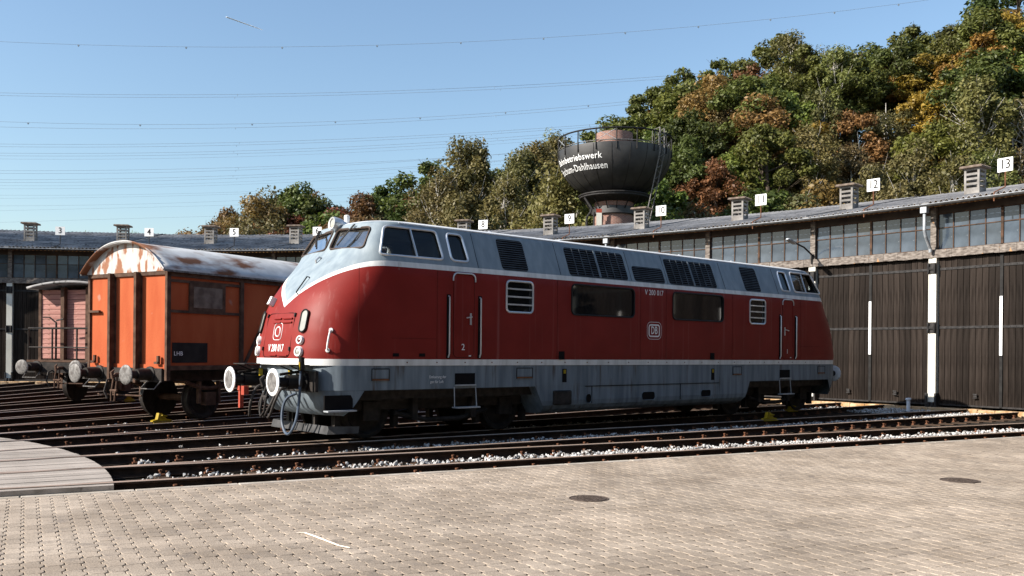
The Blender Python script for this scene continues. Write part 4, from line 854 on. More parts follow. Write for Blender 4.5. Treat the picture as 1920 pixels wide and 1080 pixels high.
def axle_set(p, x, r=.47):
    for sg in (-1, 1):
        wq = wheel_parts(p, x, sg*.80, r, sg, hub=False); a = MB(); a.box((x, sg*1.0, r), (.30, .16, .30)); a.box((x-.28, sg*1.0, .62), (.06, .10, .5)); a.box((x+.28, sg*1.0, .62), (.06, .10, .5)); a.tube([(x-.65, sg*1.0, .86), (x-.3, sg*1.0, .74), (x, sg*1.0, .70), (x+.3, sg*1.0, .74), (x+.65, sg*1.0, .86)], .05, 6); a.build('axle_box', M['rusty_iron'], p)
    MB().tube([(x, -.8, r), (x, .8, r)], .08, 10).build('axle', M['rusty_iron'], p)
def van_running(p, L_, hook=True):
    f = MB(); 
    for sg in (-1, 1): f.box((L_/2, sg*.95, 1.02), (L_-1.3, .09, .26))
    for x in (.66, L_-.66): f.box((x, 0, 1.03), (.10, 2.5, .30))
    f.box((L_/2, 0, 1.0), (L_-1.3, .5, .2)); f.build('underframe', M['steel_dark'], p)
    for sg in (-1, 1): buffer(p, 0, sg*.875, 1.05, 1, .21, .62, rim='buffgrey', face='buffgrey', shaft='steel_dark')
    axle_set(p, 2.1); axle_set(p, L_-2.1)
    h = MB(); h.tube([(.62, 0, 1.03), (.4, 0, 1.02), (.32, 0, .97), (.30, 0, 1.08), (.36, 0, 1.13)], [.05, .05, .045, .035, .02], 8); h.tube([(.40, -.06, .97), (.36, -.07, .70), (.36, 0, .62), (.36, .07, .70), (.40, .06, .97)], .022, 8); h.tube([(.36, -.11, .68), (.36, .11, .68)], .03, 6); h.tube([(.35, -.07, .68), (.34, -.06, .45), (.34, .06, .45), (.35, .07, .68)], .022, 6); h.build('coupling_hook', M['rusty_iron'], p, smooth=True)
    for sg in (-1, 1): MB().tube([(.62, sg*1.22, .90), (.45, sg*1.22, .74), (.45, sg*.78, .74), (.62, sg*.78, .90)], .014, 6).build('shunter_handle', M['buffgrey'], p)
    MB().tube([(.6, .35, .95), (.45, .36, .9), (.38, .36, .65), (.42, .30, .5)], .022, 6).build('brake_hose', M['hosedark'], p); MB().tube([(.5, -.75, .58), (.5, .75, .58)], .02, 6).build('brake_bar', M['rusty_iron'], p)
Lo = 10.0; P = polar(9, 17.08); van = thing('goods_van', 'orange goods van with pale rust-streaked rounded roof', 'goods van', (P.x, P.y, 0), bear(9))
van_running(van, Lo); HWv, ZB, ZEv, ZAp = 1.35, 1.16, 3.28, 3.96; X0v, X1v = .66, Lo-.66
for x, sg in ((X0v+.05, -1), (X1v-.05, 1)):
    for y0_, y1_ in ((-1.30, -.47), (-.43, .43), (.47, 1.30)): MB().box((x, (y0_+y1_)/2, (ZB+ZEv)/2), (.03, y1_-y0_, ZEv-ZB)).build('end_panel', M['orange'], van)
    e = MB()
    for y in (-.45, .45): e.box((x-.09*(1 if sg < 0 else -1), y, (ZB+ZEv)/2-.15), (.17, .02, ZEv-ZB+.3)); e.box((x-.172*(1 if sg < 0 else -1), y, (ZB+ZEv)/2-.15), (.016, .08, ZEv-ZB+.3)); e.box((x-.01*(1 if sg < 0 else -1), y, (ZB+ZEv)/2-.15), (.016, .09, ZEv-ZB+.3))
    e.build('end_post', M['rusty_iron'], van)
    for y in (-1.33, 1.33): MB().box((x-.01, y, (ZB+ZEv)/2-.1), (.10, .07, ZEv-ZB+.28)).build('corner_post', M['rusty_iron'], van)
    MB().box((x-.03*(1 if sg < 0 else -1), 0, ZEv-.03), (.06, 2.66, .10)).build('top_beam', M['rusty_iron'], van); MB().box((x-.03*(1 if sg < 0 else -1), 0, ZB+.05), (.035, 2.58, .11)).build('bottom_beam', M['orange'], van)
MB().box((X0v-.02, 1.12, 2.44), (.06, .40, .05)).build('end_rail', M['rusty_iron'], van)
for y in (-1.12, .12+.95): q = MB(); q.box((X0v-.03, y, 1.36), (.05, .06, .18)); q.box((X0v-.06, y+.02, 1.30), (.05, .12, .05)); q.build('lamp_bracket', M['rusty_iron'], van)
for sg in (-1, 1):
    MB().box(((X0v+X1v)/2, sg*1.30, (ZB+ZEv)/2), (X1v-X0v-.12, .03, ZEv-ZB)).build('side_panel', M['orange'], van)
    s2 = MB(); yy = sg*1.335
    for x in (2.75, 4.05, 5.95, 7.25): s2.box((x, yy, (ZB+ZEv)/2), (.10, .07, ZEv-ZB))
    s2.bar((2.85, yy, ZB+.1), (4.0, yy, ZEv-.1), .05, .09, up=(0, 1, 0)); s2.bar((7.15, yy, ZB+.1), (6.0, yy, ZEv-.1), .05, .09, up=(0, 1, 0)); s2.box(((X0v+X1v)/2, yy, ZEv-.05), (X1v-X0v, .06, .12)); s2.box(((X0v+X1v)/2, yy, ZB+.03), (X1v-X0v, .06, .10))
    for z in (2.42, 3.08): s2.box((1.72, yy, z), (1.96, .04, .06))
    s2.build('side_frame', M['rusty_iron'], van)
    hq = MB(); hq.box((1.75, sg*1.34, 2.75), (1.0, .05, .62)); hq.build('air_hatch', M['rusty_iron'], van); MB().box((1.75, sg*1.368, 2.75), (.80, .012, .46)).build('hatch_flap', M['ventcap'], van)
    MB().box((5.0, sg*1.36, (ZB+ZEv)/2-.02), (1.9, .03, ZEv-ZB-.1)).build('sliding_door', M['orange'], van)
rf = MB(); prof = []
for i in range(25): t_ = -1+2*i/24; prof.append((t_*1.44, ZEv+.02+(ZAp-ZEv-.02)*(1-abs(t_)**2.3)))
xs_ = [X0v-.16]+list(np.linspace(X0v+.1, X1v-.1, 6))+[X1v+.16]
for x in xs_: rf.v += [(x, y, z) for y, z in prof]
for a in range(len(xs_)-1):
    for i in range(24): rf.f.append((a*25+i, (a+1)*25+i, (a+1)*25+i+1, a*25+i+1)); rf.m.append(0)
ro = rf.build('roof', M['vanroof'], van, smooth=True); sd = ro.modifiers.new('s', 'SOLIDIFY'); sd.thickness = .03
for x in (X0v-.02, X1v+.02):
    gq = MB(); gq.add([(x, y*.985, z-.02) for y, z in prof]+[(x, prof[-1][0]*.985, ZEv), (x, -prof[-1][0]*.985, ZEv)], [tuple(range(27))]); gq.build('gable', M['gable'], van)
MB().tube([(X0v-.16, y, z+.005) for y, z in prof], .018, 6).build('roof_rim', M['vanroof'], van, smooth=True)
MB().box(((X0v+X1v)/2, -1.43, ZEv+.0), (X1v-X0v+.3, .03, .04)).build('roof_edge', M['buffgrey'], van); MB().box(((X0v+X1v)/2, 1.43, ZEv+.0), (X1v-X0v+.3, .03, .04)).build('roof_edge', M['buffgrey'], van)
MB().box((1.3, -1.322, 1.52), (.95, .012, .44)).build('data_panel', M['black'], van)
tm = text_mesh('LHB', .13, .001); tm.materials.append(M['whitepaint']); o = link('lettering', tm, van, (.98, -1.332, 1.50)); o.rotation_euler = (pi/2, 0, 0)
# pink van with brake platform
Lp = 8.6; P = polar(6, 21.3); pvn = thing('goods_van', 'faded pink plank-sided goods van with flat dark roof and end platform', 'goods van', (P.x, P.y, 0), bear(6)); van_running(pvn, Lp)
xa, xb = 1.25, Lp-.66; HWp = 1.28; Z0, Z1 = 1.28, 3.34; nb = 14; hb_ = (Z1-Z0)/nb
pe = MB(); pe.cbox((0, 0, 0), (.035, 2*HWp, hb_-.008), .006); pem = pe.mesh('plank', M['pinkwood']); ps_ = MB(); ps_.cbox((0, 0, 0), (xb-xa-.04, .035, hb_-.008), .006); psm = ps_.mesh('plank', M['pinkwood'])
for i in range(nb):
    z = Z0+(i+.5)*hb_; link('plank', pem, pvn, (xa+random.uniform(-.004, .004), 0, z)); link('plank', psm, pvn, ((xa+xb)/2, -HWp+.02, z)); link('plank', psm, pvn, ((xa+xb)/2, HWp-.02, z))
MB().box(((xa+xb)/2, 0, (Z0+Z1)/2), (xb-xa-.06, 2*HWp-.1, Z1-Z0)).build('core_wall', M['interior'], pvn)
for y in (-.42, .42): MB().box((xa-.09, y, 2.2), (.15, .12, 2.4)).build('end_post', M['rusty_iron'], pvn)
for y in (-HWp, HWp): MB().box((xa-.0, y, 2.2), (.09, .09, 2.3)).build('corner_post', M['rusty_iron'], pvn)
rf = MB(); pr2 = [(t_*1.42, 3.40+.18*(1-t_*t_)) for t_ in np.linspace(-1, 1, 15)]
for x in (xa-.45, xb+.2): rf.v += [(x, y, z) for y, z in pr2]
for i in range(14): rf.f.append((i, 15+i, 16+i, i+1)); rf.m.append(0)
ro = rf.build('roof', M['roof'], pvn, smooth=True); sd = ro.modifiers.new('s', 'SOLIDIFY'); sd.thickness = .07
MB().box((.95, 0, 1.22), (.62, 2.5, .06)).build('platform', M['rusty_iron'], pvn)
rl = MB(); rl.tube([(.68, -1.22, 1.24), (.68, -1.22, 2.18), (.68, 1.22, 2.18), (.68, 1.22, 1.24)], .028, 6)
for y in (-.40, .42): rl.tube([(.68, y, 1.24), (.68, y, 2.18)], .028, 6)
rl.tube([(.68, -1.2, 1.62), (.68, 1.2, 1.62)], .02, 6); rl.build('railing', M['steel_dark'], pvn, smooth=True)
q = MB(); q.tube([(.75, .35, 1.24), (.75, .35, 2.35)], .03, 6); q.tube([(.75, .35, 2.34), (.72, .55, 2.50), (.70, .75, 2.50)], .022, 6); q.tube([(.75, .35, 2.4), (.74, .10, 2.45)], .022, 6); q.build('brake_crank', M['steel_dark'], pvn)
q = MB(); q.tube([(xa-.05, -1.0, 2.95), (xa-.18, -1.0, 2.95), (xa-.2, -1.0, 1.5), (xa-.05, -1.0, 1.45)], .016, 6); q.build('grab_rail', M['steel_dark'], pvn)
# yellow wheel stops
def chock(k, r, off, lab):
    P = polar(k, r, off, 0); t = thing('wheel_stop', lab, 'wheel stop', P, bear(k), 'yellow wheel stops')
    a = MB(); a.add([(x, y, z) for y in (-.045, .045) for x, z in ((-.26, .004), (.24, .004), (.22, .03), (.10, .05), (-.02, .18), (-.10, .19), (-.14, .05), (-.26, .03))], [tuple(range(7, -1, -1)), tuple(range(8, 16))]+[(i, (i+1) % 8, 8+(i+1) % 8, 8+i) for i in range(8)]); a.build('wedge', M['yellow'], t)
    MB().box((0, 0, -.02), (.50, .13, .02)).build('base_plate', M['yellow'], t); MB().tube([(-.06, -.06, .14), (-.06, -.10, .14), (.06, -.10, .12), (.06, -.06, .10)], .012, 6).build('handle', M['yellow'], t)
chock(13, 29.6, -.7525, 'yellow wheel stop on the far rail of the track to gate 13')
chock(12, 33.2, .7525, 'yellow wheel stop on the near rail behind the red engine')
chock(9, 18.1, .7525, 'yellow wheel stop beside the front wheel of the orange van')
chock(6, 23.9, .7525, 'yellow wheel stop on the rail under the pink van')
# ================================================================ water tower
def brick_uv():
    m = bpy.data.materials.new('tower_brick'); m.use_nodes = True; n = m.node_tree.nodes; l = m.node_tree.links; b = n['Principled BSDF']; b.inputs['Roughness'].default_value = .9
    uv = n.new('ShaderNodeTexCoord'); br = n.new('ShaderNodeTexBrick'); l.new(uv.outputs['UV'], br.inputs[0]); br.inputs['Scale'].default_value = 1; br.inputs['Brick Width'].default_value = .27; br.inputs['Row Height'].default_value = .095; br.inputs['Mortar Size'].default_value = .014
    br.inputs['Color1'].default_value = (.15, .055, .038, 1); br.inputs['Color2'].default_value = (.25, .11, .078, 1); br.inputs['Mortar'].default_value = (.26, .215, .185, 1); l.new(br.outputs[0], b.inputs[0]); return m
M['tbrick'] = brick_uv()
def lathe_uv(name, prof, n, matl, parent):
    o = MB().lathe(prof, n).build(name, matl, parent, smooth=True); me = o.data; uvl = me.uv_layers.new(name='UVMap'); r0 = prof[0][0]
    for poly in me.polygons:
        cz = [me.vertices[v].co for v in poly.vertices]; a_ = [math.atan2(c.y, c.x) for c in cz]
        if max(a_)-min(a_) > pi: a_ = [a+2*pi if a < 0 else a for a in a_]
        for li_, a, c in zip(poly.loop_indices, a_, cz): uvl.data[li_].uv = (a*r0, c.z)
    return o
TP = at(1151, 400, 72); ZR = 17.35
tw = thing('water_tower', 'black riveted bowl water tower with white lettering on a brick shaft', 'water tower', (TP.x, TP.y, 0))
RB = 4.5; bowl = [(1.5, ZR-3.95)]
for i in range(15): q = (pi/2)*(1-i/14); bowl.append((2.5+0, 0) if False else (max(1.5, RB*cos(q*.93)), ZR-3.55*math.sin(q*.93)/math.sin(pi/2*.93)))
bowl.append((RB, ZR+.18)); bowl.append((RB-.06, ZR+.18)); bowl.append((RB-.4, ZR-.1)); bowl.append((1.4, ZR-.1))
MB().lathe(bowl, 64).build('tank', M['towerblack'], tw, smooth=True)
def bowl_pt(a, z, d=.0):
    s_q = min(1, max(0, (ZR-z)/3.55*math.sin(pi/2*.93))); q = math.asin(s_q); r = RB*cos(q)
    if z > ZR: r = RB
    return Vector(((r+d*cos(q))*cos(a), (r+d*cos(q))*sin(a), z-d*math.sin(q)))
sm2 = MB()
for i in range(20): sm2.tube([bowl_pt(2*pi*(i+.5)/20, z, .004) for z in np.linspace(ZR+.1, ZR-3.3, 12)], .018, 4)
sm2.build('plate_seam', M['black'], tw)
lathe_uv('shaft', [(1.62, -.2), (1.55, 12.2), (1.55, 13.9)], 40, M['tbrick'], tw)
lathe_uv('flue', [(1.38, ZR-.1), (1.38, ZR+1.05), (1.45, ZR+1.07), (1.45, ZR+1.75), (1.2, ZR+1.76), (0, ZR+1.7)], 40, M['tbrick'], tw)
MB().lathe([(1.60, 12.55), (1.78, 12.6), (1.78, 13.15), (1.60, 13.2)], 40).build('collar', M['towerblack'], tw, smooth=True)
MB().lathe([(1.5, 13.55), (2.72, 13.85), (2.78, 13.9), (2.78, 14.02), (2.70, 14.04), (1.5, 13.95)], 48).build('walkway', M['gateiron'], tw, smooth=True)
MB().tube([(2.8*cos(a), 2.8*sin(a), 14.08) for a in np.linspace(0, 2*pi, 48, endpoint=False)], .07, 8, closed=True).build('walkway_rim', M['gateiron'], tw, smooth=True)
st_ = MB()
for i in range(16): a = 2*pi*i/16; st_.bar((1.7*cos(a), 1.7*sin(a), 12.9), (2.5*cos(a), 2.5*sin(a), 13.8), .06, .06)
st_.build('bracket', M['black'], tw)
MB().tube([(RB*1.0*cos(a), RB*sin(a), ZR+1.2) for a in np.linspace(0, 2*pi, 64, endpoint=False)], .065, 8, closed=True).build('railing', M['black'], tw, smooth=True)
MB().tube([((RB-.1)*cos(a), (RB-.1)*sin(a), ZR+.32) for a in np.linspace(0, 2*pi, 64, endpoint=False)], .035, 8, closed=True).build('railing', M['buffgrey'], tw, smooth=True)
NPST = 18
for i in range(NPST):
    a = 2*pi*(i+.28)/NPST; a2 = 2*pi*(i+1.28)/NPST
    MB().tube([bowl_pt(a, ZR-.35, .05), (1.005*RB*cos(a), 1.005*RB*sin(a), ZR+.1), (RB*cos(a), RB*sin(a), ZR+1.2)], .052, 6).build('railing_post', M['black'], tw)
    if i % 3 == 0:
        x = MB(); x.tube([(RB*cos(a), RB*sin(a), ZR+.3), (RB*cos(a2), RB*sin(a2), ZR+1.15)], .02, 5); x.tube([(RB*cos(a), RB*sin(a), ZR+1.15), (RB*cos(a2), RB*sin(a2), ZR+.3)], .02, 5); x.build('railing_brace', M['zinc'], tw)
aL = -.78; ld = MB()
top_ = Vector((RB+.1, 0, ZR+1.5)); bot_ = Vector((2.35, 0, 8.2)); Ml = RZ(aL)
for y in (-.28, .28): ld.tube([Ml @ (top_+Vector((0, y, 0))), Ml @ Vector((RB+.12, y, ZR-.4)), Ml @ (bot_+Vector((0, y, 0)))], .05, 6)
for i in range(26):
    t_ = i/25; z = ZR+1.2-(ZR+1.2-8.4)*t_; x = RB+.1 if z > ZR-.4 else RB+.12+(2.35-RB-.12)*(ZR-.4-z)/(ZR-.4-8.2); sg = 1 if i % 2 else -1
    ld.tube([Ml @ Vector((x, -.28*sg, z)), Ml @ Vector((x, .28*sg, z-.34))], .022, 5)
ld.build('ladder', M['buffgrey'], tw)
cg = MB(); 
for y in (-.42, .42): cg.tube([Ml @ Vector((RB-.5, y, ZR+.1)), Ml @ Vector((RB-.5, y, ZR+1.35)), Ml @ Vector((RB+.1, y*.66, ZR+1.5))], .03, 6)
cg.build('ladder_cage', M['buffgrey'], tw)
MB().box((0, 0, 0), (.42, .06, 3.0)).build('gauge_board', M['postwhite'], tw, loc=(-1.35, -1.75, 11.3)); MB().box((0, 0, 0), (.43, .07, .3)).build('gauge_tip', M['wood_red'], tw, loc=(-1.35, -1.75, 12.7))
pp = MB(); pp.tube([(-2.45, -1.2, 13.8), (-1.9, -1.5, 12.9), (-2.0, -1.5, 12.6), (-2.3, -1.55, 12.2), (-2.3, -1.55, 8)], .09, 8); pp.tube([(-2.3, -1.55, 11.4), (-3.1, -1.3, 11.4), (-3.1, -1.3, 8)], .06, 6); pp.tube([(-1.75, -1.75, 12.6), (-1.75, -1.75, 8)], .07, 8); pp.build('pipe', M['gateiron'], tw)
def wrap(s, zc, size, ac, sx=1.0):
    tm = text_mesh(s, size, 0, align='RIGHT', bold=True); bm = bmesh.new(); bm.from_mesh(tm); bmesh.ops.triangulate(bm, faces=bm.faces); bm.to_mesh(tm); bm.free(); tm.materials.append(M['whitepaint'])
    for v in tm.vertices: a = ac+v.co.x*sx/RB; v.co = bowl_pt(a, zc+v.co.y, .03)
    link('lettering', tm, tw)
wrap('Bahnbetriebswerk', ZR-.80, .66, -1.90, 1.0); wrap('Bochum-Dahlhausen', ZR-1.52, .66, -1.80, 1.0)
# ================================================================ trees
LM = {'oak': leaf_mat('oak_leaves', (0.028, 0.040, 0.008), (0.112, 0.138, 0.028)), 'birch': leaf_mat('birch_leaves', (0.093, 0.101, 0.025), (0.209, 0.194, 0.059)), 'rust': leaf_mat('rusty_leaves', (0.105, 0.056, 0.018), (0.235, 0.130, 0.045)), 'gold': leaf_mat('golden_leaves', (0.155, 0.101, 0.012), (0.310, 0.209, 0.031)), 'green': leaf_mat('fresh_leaves', (0.052, 0.080, 0.014), (0.16, 0.20, 0.036)), 'olive': leaf_mat('olive_leaves', (0.070, 0.070, 0.022), (0.178, 0.155, 0.056)), 'bare': leaf_mat('last_leaves', (0.139, 0.109, 0.046), (0.232, 0.186, 0.078))}
BK = {'dark': mat('dark_bark', (.045, .035, .026), (.09, .07, .055), 3, .9), 'white': mat('birch_bark', (.36, .335, .30), (.56, .53, .48), 3, .8, c3=(.08, .07, .06), c3scale=5, c3thr=.62, c3stretch=(1, 1, 3))}
def make_tree(H, R, base, ncl, nlf, ls, rc, trunk_r, lean=.4, nbr=12, shape=1.0, seed=0, flat=.7):
    r = np.random.default_rng(seed); cen = []
    while len(cen) < ncl:
        q = r.uniform(-1, 1, 3); d = np.linalg.norm(q)
        if d > 1 or d < .35: continue
        zf = (q[2]+1)/2; rad = R*(.55+.45*math.sin(pi*min(1, zf*.85+.18)))**shape
        c = np.array([q[0]*rad, q[1]*rad, base*H+(H*(1-base)-rc)*zf]); c[:2] += lean*(c[2]/H)*np.array([.6, .2]); cen.append(c)
    cen = np.array(cen); cr_ = rc*r.uniform(.55, 1.25, ncl)
    n = nlf; ci = r.integers(0, ncl, n); dirn = r.normal(0, 1, (n, 3)); dirn /= np.linalg.norm(dirn, axis=1)[:, None]; rad = r.uniform(.25, 1, n)**.5
    C = cen[ci]+dirn*(rad*cr_[ci])[:, None]*np.array([1, 1, flat])
    C += r.normal(0, .10, (n, 3))
    nrm = dirn*.7+np.array([0, 0, .55])+r.normal(0, .55, (n, 3)); nrm /= np.linalg.norm(nrm, axis=1)[:, None]
    t = np.cross(nrm, r.normal(0, 1, (n, 3))); t /= np.linalg.norm(t, axis=1)[:, None]; bt = np.cross(nrm, t); s = (ls*r.uniform(.45, 1.0, n)**1.0*r.choice([1, 1, 1.35], n))[:, None]*1.12
    V = np.stack([C-t*s, C-bt*s*.55, C+t*s, C+bt*s*.55], 1).reshape(-1, 3)
    me = bpy.data.meshes.new('crown'); me.vertices.add(4*n); me.vertices.foreach_set('co', V.ravel()); me.loops.add(4*n); me.loops.foreach_set('vertex_index', np.arange(4*n)); me.polygons.add(n); me.polygons.foreach_set('loop_start', np.arange(n)*4); me.polygons.foreach_set('loop_total', np.full(n, 4)); me.update(); me.validate()
    tb = MB(); zs = np.linspace(-.6, H*.9, 7); path = [(lean*.6*(z/H)+r.normal(0, .07)*z/H*2, lean*.2*(z/H)+r.normal(0, .07)*z/H*2, z) for z in zs]; tb.tube(path, [trunk_r*(1.25-1.1*i/6) for i in range(7)], 7)
    for j in range(nbr):
        c = cen[r.integers(0, ncl)]; zb = max(base*H*.55, c[2]-r.uniform(.25, .5)*H*.5); p0 = np.array([np.interp(zb, zs, [q[k] for q in path]) for k in (0, 1)]+[zb]); mid = (p0+c)/2+r.normal(0, .25, 3)-np.array([0, 0, .2]); rr = trunk_r*.45*(1-zb/H*.6)
        tb.tube([tuple(p0), tuple(mid), tuple(c)], [rr, rr*.7, rr*.3], 5)
        for _ in range(2): c2 = c+r.normal(0, .7, 3)+np.array([0, 0, .4]); tb.tube([tuple(mid), tuple((mid+c2)/2+r.normal(0, .12, 3)), tuple(c2)], [rr*.5, rr*.35, rr*.15], 4)
    return me, tb
PROTO = {}
def proto(key, leaf, bark, **kw):
    me, tb = make_tree(**kw); me.materials.append(LM[leaf]); PROTO.setdefault(key, []).append((me, tb.mesh('trunk', BK[bark], smooth=True), kw['H']))
for sd in (1, 2, 3):
    proto('oak', 'oak', 'dark', H=13, R=4.6, base=.22, ncl=46, nlf=14000, ls=.205, rc=1.25, trunk_r=.30, seed=sd)
for sd in (4, 5, 6):
    proto('birch', 'birch', 'white', H=14, R=3.0, base=.28, ncl=44, nlf=9500, ls=.165, rc=1.05, trunk_r=.22, seed=sd, nbr=18, flat=1.1, lean=1.2)
for sd in (7, 8): proto('rust', 'rust', 'dark', H=11, R=3.7, base=.2, ncl=36, nlf=10000, ls=.175, rc=1.1, trunk_r=.2, seed=sd)
for sd in (9, 10): proto('gold', 'gold', 'dark', H=12, R=4.4, base=.12, ncl=46, nlf=13000, ls=.185, rc=1.2, trunk_r=.24, seed=sd, flat=.5)
for sd in (11, 12): proto('green', 'green', 'dark', H=10, R=4.0, base=.1, ncl=40, nlf=12500, ls=.19, rc=1.15, trunk_r=.22, seed=sd)
for sd in (13, 14, 15): proto('olive', 'olive', 'white', H=10, R=3.6, base=.1, ncl=46, nlf=11500, ls=.155, rc=1.05, trunk_r=.17, seed=sd, flat=1.0, nbr=16)
for sd in (16, 17): proto('bare', 'bare', 'white', H=12, R=2.6, base=.25, ncl=34, nlf=1300, ls=.14, rc=1.0, trunk_r=.2, seed=sd, nbr=26, lean=1.0)
KIND = {'oak': 'dark green oak', 'birch': 'pale-trunked olive birch', 'rust': 'rust brown autumn tree', 'gold': 'golden yellow autumn tree', 'green': 'fresh green leafy tree', 'olive': 'dull olive bushy tree', 'bare': 'nearly bare white-limbed tree'}
CAT = 'tree'; SG = [(113, 'sign three'), (280, 'sign four'), (444, 'sign five'), (596, 'sign six'), (690, 'the engine cab'), (903, 'sign eight'), (1066, 'sign nine'), (1151, 'the water tower'), (1236, 'sign ten'), (1428, 'sign eleven'), (1637, 'sign twelve'), (1887, 'sign thirteen')]
ROW = ['at the foot of the wood', 'low on the wooded slope', 'halfway up the wooded slope', 'high on the wooded slope', 'just below the wooded crest', 'on the wooded crest']
used_l = {}
def where(u):
    best = min(SG, key=lambda s: abs(s[0]-u)); d = u-best[0]
    if abs(d) < 16: return 'straight above '+best[1]
    return ('just right of ' if d > 0 else 'just left of ')+best[1] if abs(d) < 50 else ('well right of ' if d > 0 else 'well left of ')+best[1]
def tree(key, u, Y, row, h=None, var=None, dz=0):
    X = (u-960)/F_PX*Y; cm, tmn, H0 = PROTO[key][var if var is not None else random.randrange(len(PROTO[key]))]; h = h or H0*random.uniform(.85, 1.12); sc = h/H0
    lab = '%s %s, %s' % (KIND[key], ROW[row], where(u)); n_ = used_l.get(lab, 0); used_l[lab] = n_+1
    if n_: return
    t = thing('tree', lab, CAT, (X, Y, hill(X, Y)-.2+dz), random.uniform(0, 6.28), 'trees on the wooded hill'); t.scale = (sc*random.uniform(.92, 1.1),)*2+(sc,)
    link('trunk', tmn, t); link('crown', cm, t)
def u_in(u, lo, hi): return lo <= u < hi
SPEC = [  # feature trees: species, column in the photo, depth, row, height
 ('oak', 1700, 116, 5, 15), ('oak', 1775, 118, 5, 14), ('gold', 1815, 100, 4, 13), ('oak', 1905, 118, 5, 19), ('rust', 1870, 112, 4, 13), ('gold', 1760, 104, 4, 12), ('oak', 1345, 116, 5, 12.5), ('oak', 1450, 116, 5, 15), ('rust', 1590, 117, 5, 13.5), ('rust', 1505, 118, 5, 13), ('birch', 1478, 108, 4, 15),
 ('oak', 1640, 110, 4, 13), ('birch', 1560, 104, 4, 13.5), ('oak', 1400, 96, 3, 13), ('gold', 1500, 94, 3, 10), ('rust', 1345, 100, 3, 12), ('bare', 1535, 78, 1, 10), ('rust', 1215, 116, 5, 13), ('green', 1290, 108, 4, 12), ('rust', 1150, 118, 5, 12), ('green', 1110, 108, 4, 12),
 ('oak', 552, 100, 4, 12.8), ('oak', 585, 98, 3, 11.8), ('green', 625, 94, 3, 10.5), ('rust', 680, 100, 4, 12.2), ('bare', 745, 104, 4, 11), ('oak', 800, 104, 4, 15.5), ('oak', 900, 110, 5, 15), ('birch', 862, 96, 3, 17.5), ('birch', 830, 90, 2, 14), ('bare', 985, 104, 4, 15), ('birch', 1010, 98, 3, 15), ('oak', 1035, 112, 5, 14),
 ('olive', 715, 98, 3, 9.5), ('rust', 650, 90, 2, 10.5), ('oak', 770, 100, 3, 11), ('olive', 740, 88, 1, 9.5), ('rust', 610, 86, 1, 8.5), ('oak', 640, 102, 4, 10), ('rust', 455, 86, 1, 8), ('oak', 520, 104, 4, 11), ('rust', 425, 100, 4, 10.5), ('rust', 480, 92, 2, 9), ('olive', 435, 96, 3, 10), ('rust', 405, 90, 2, 9), ('olive', 500, 100, 3, 11.5), ('rust', 530, 88, 1, 9.5)]
for s in SPEC: tree(s[0], s[1], s[2], s[3], s[4])
def pick(u, row):
    r = random.random()
    if u < 640: return 'rust' if r < .40 else 'olive' if r < .85 else 'oak'
    if u < 800: return 'olive' if r < .55 else 'oak' if r < .85 else 'rust'
    if u < 1090: return 'birch' if r < .55 else 'olive' if r < .88 else 'rust'
    if u < 1330: return ('green' if r < .55 else 'rust' if r < .72 else 'oak') if row > 1 else ('green' if r < .7 else 'olive')
    if u < 1480: return 'green' if r < .28 else 'rust' if r < .38 else 'oak' if r < .58 else 'birch' if r < .82 else 'olive' if r < .97 else 'bare'
    if row <= 2: return 'olive' if r < .52 else 'birch' if r < .72 else 'bare' if r < .74 else 'green' if r < .84 else 'rust' if r < .93 else 'gold'
    return 'oak' if r < .36 else 'olive' if r < .58 else 'gold' if r < .70 else 'rust' if r < .80 else 'birch' if r < .9 else 'green'
for row, Y in enumerate((66, 76, 86, 96, 106, 116)):
    for u in range(400, 2140, 62):
        uu = u+random.uniform(-20, 20)+(31 if row % 2 else 0)
        if uu < 700 and row in (0, 5): continue
        if uu < 420 and row > 2: continue
        tree(pick(uu, row), uu, Y+random.uniform(-3, 3), row, None if row else random.uniform(6, 8.5))
shr = at(215, 425, 62)
for u, lab in ((168, 'sprig of green shrub behind the roof left of the vent near sign four'), (255, 'sprig of green shrub behind the roof right of the vent near sign four')):
    cm, tmn, H0 = PROTO['green'][0]; P = at(u, 424, 64); t = thing('shrub', lab, 'shrub', (P.x, 64, P.z-4.3), 1.0); t.scale = (.28, .28, .43); link('trunk', tmn, t); link('crown', cm, t)
# ================================================================ overhead lines
WIRES = [((0, 78), (525, 88), (1740, 0), 1), ((0, 174), (435, 177), (1320, 137), 2), ((0, 179), (435, 182), (1320, 142), 2), ((0, 228), (470, 232), (1265, 181), 1), ((0, 238), (470, 239), (1250, 188), 2), ((0, 270), (447, 267), (1130, 232), 2), ((0, 275), (447, 272), (1130, 236), 2), ((0, 287), (447, 283), (1050, 250), 2), ((0, 292), (447, 288), (1050, 255), 2), ((0, 298), (447, 294), (960, 268), 0), ((0, 320), (447, 314), (885, 293), 2), ((0, 325), (447, 319), (960, 287), 2), ((0, 337), (447, 329), (960, 299), 2), ((0, 342), (447, 334), (820, 312), 2), ((0, 348), (447, 341), (800, 320), 0), ((0, 354), (447, 346), (800, 327), 0), ((0, 366), (447, 360), (770, 345), 0), ((0, 372), (470, 363), (770, 350), 0), ((0, 386), (447, 376), (620, 367), 0), ((0, 395), (300, 388), (560, 381), 0), ((0, 417), (200, 411), (420, 405), 0)]
wm = mat('weathered_wire', (.16, .21, .27), (.22, .27, .33), 1, .6); ORDN = 'first second third fourth fifth sixth seventh eighth ninth tenth eleventh twelfth thirteenth fourteenth fifteenth sixteenth seventeenth eighteenth nineteenth twentieth twenty-first'.split()
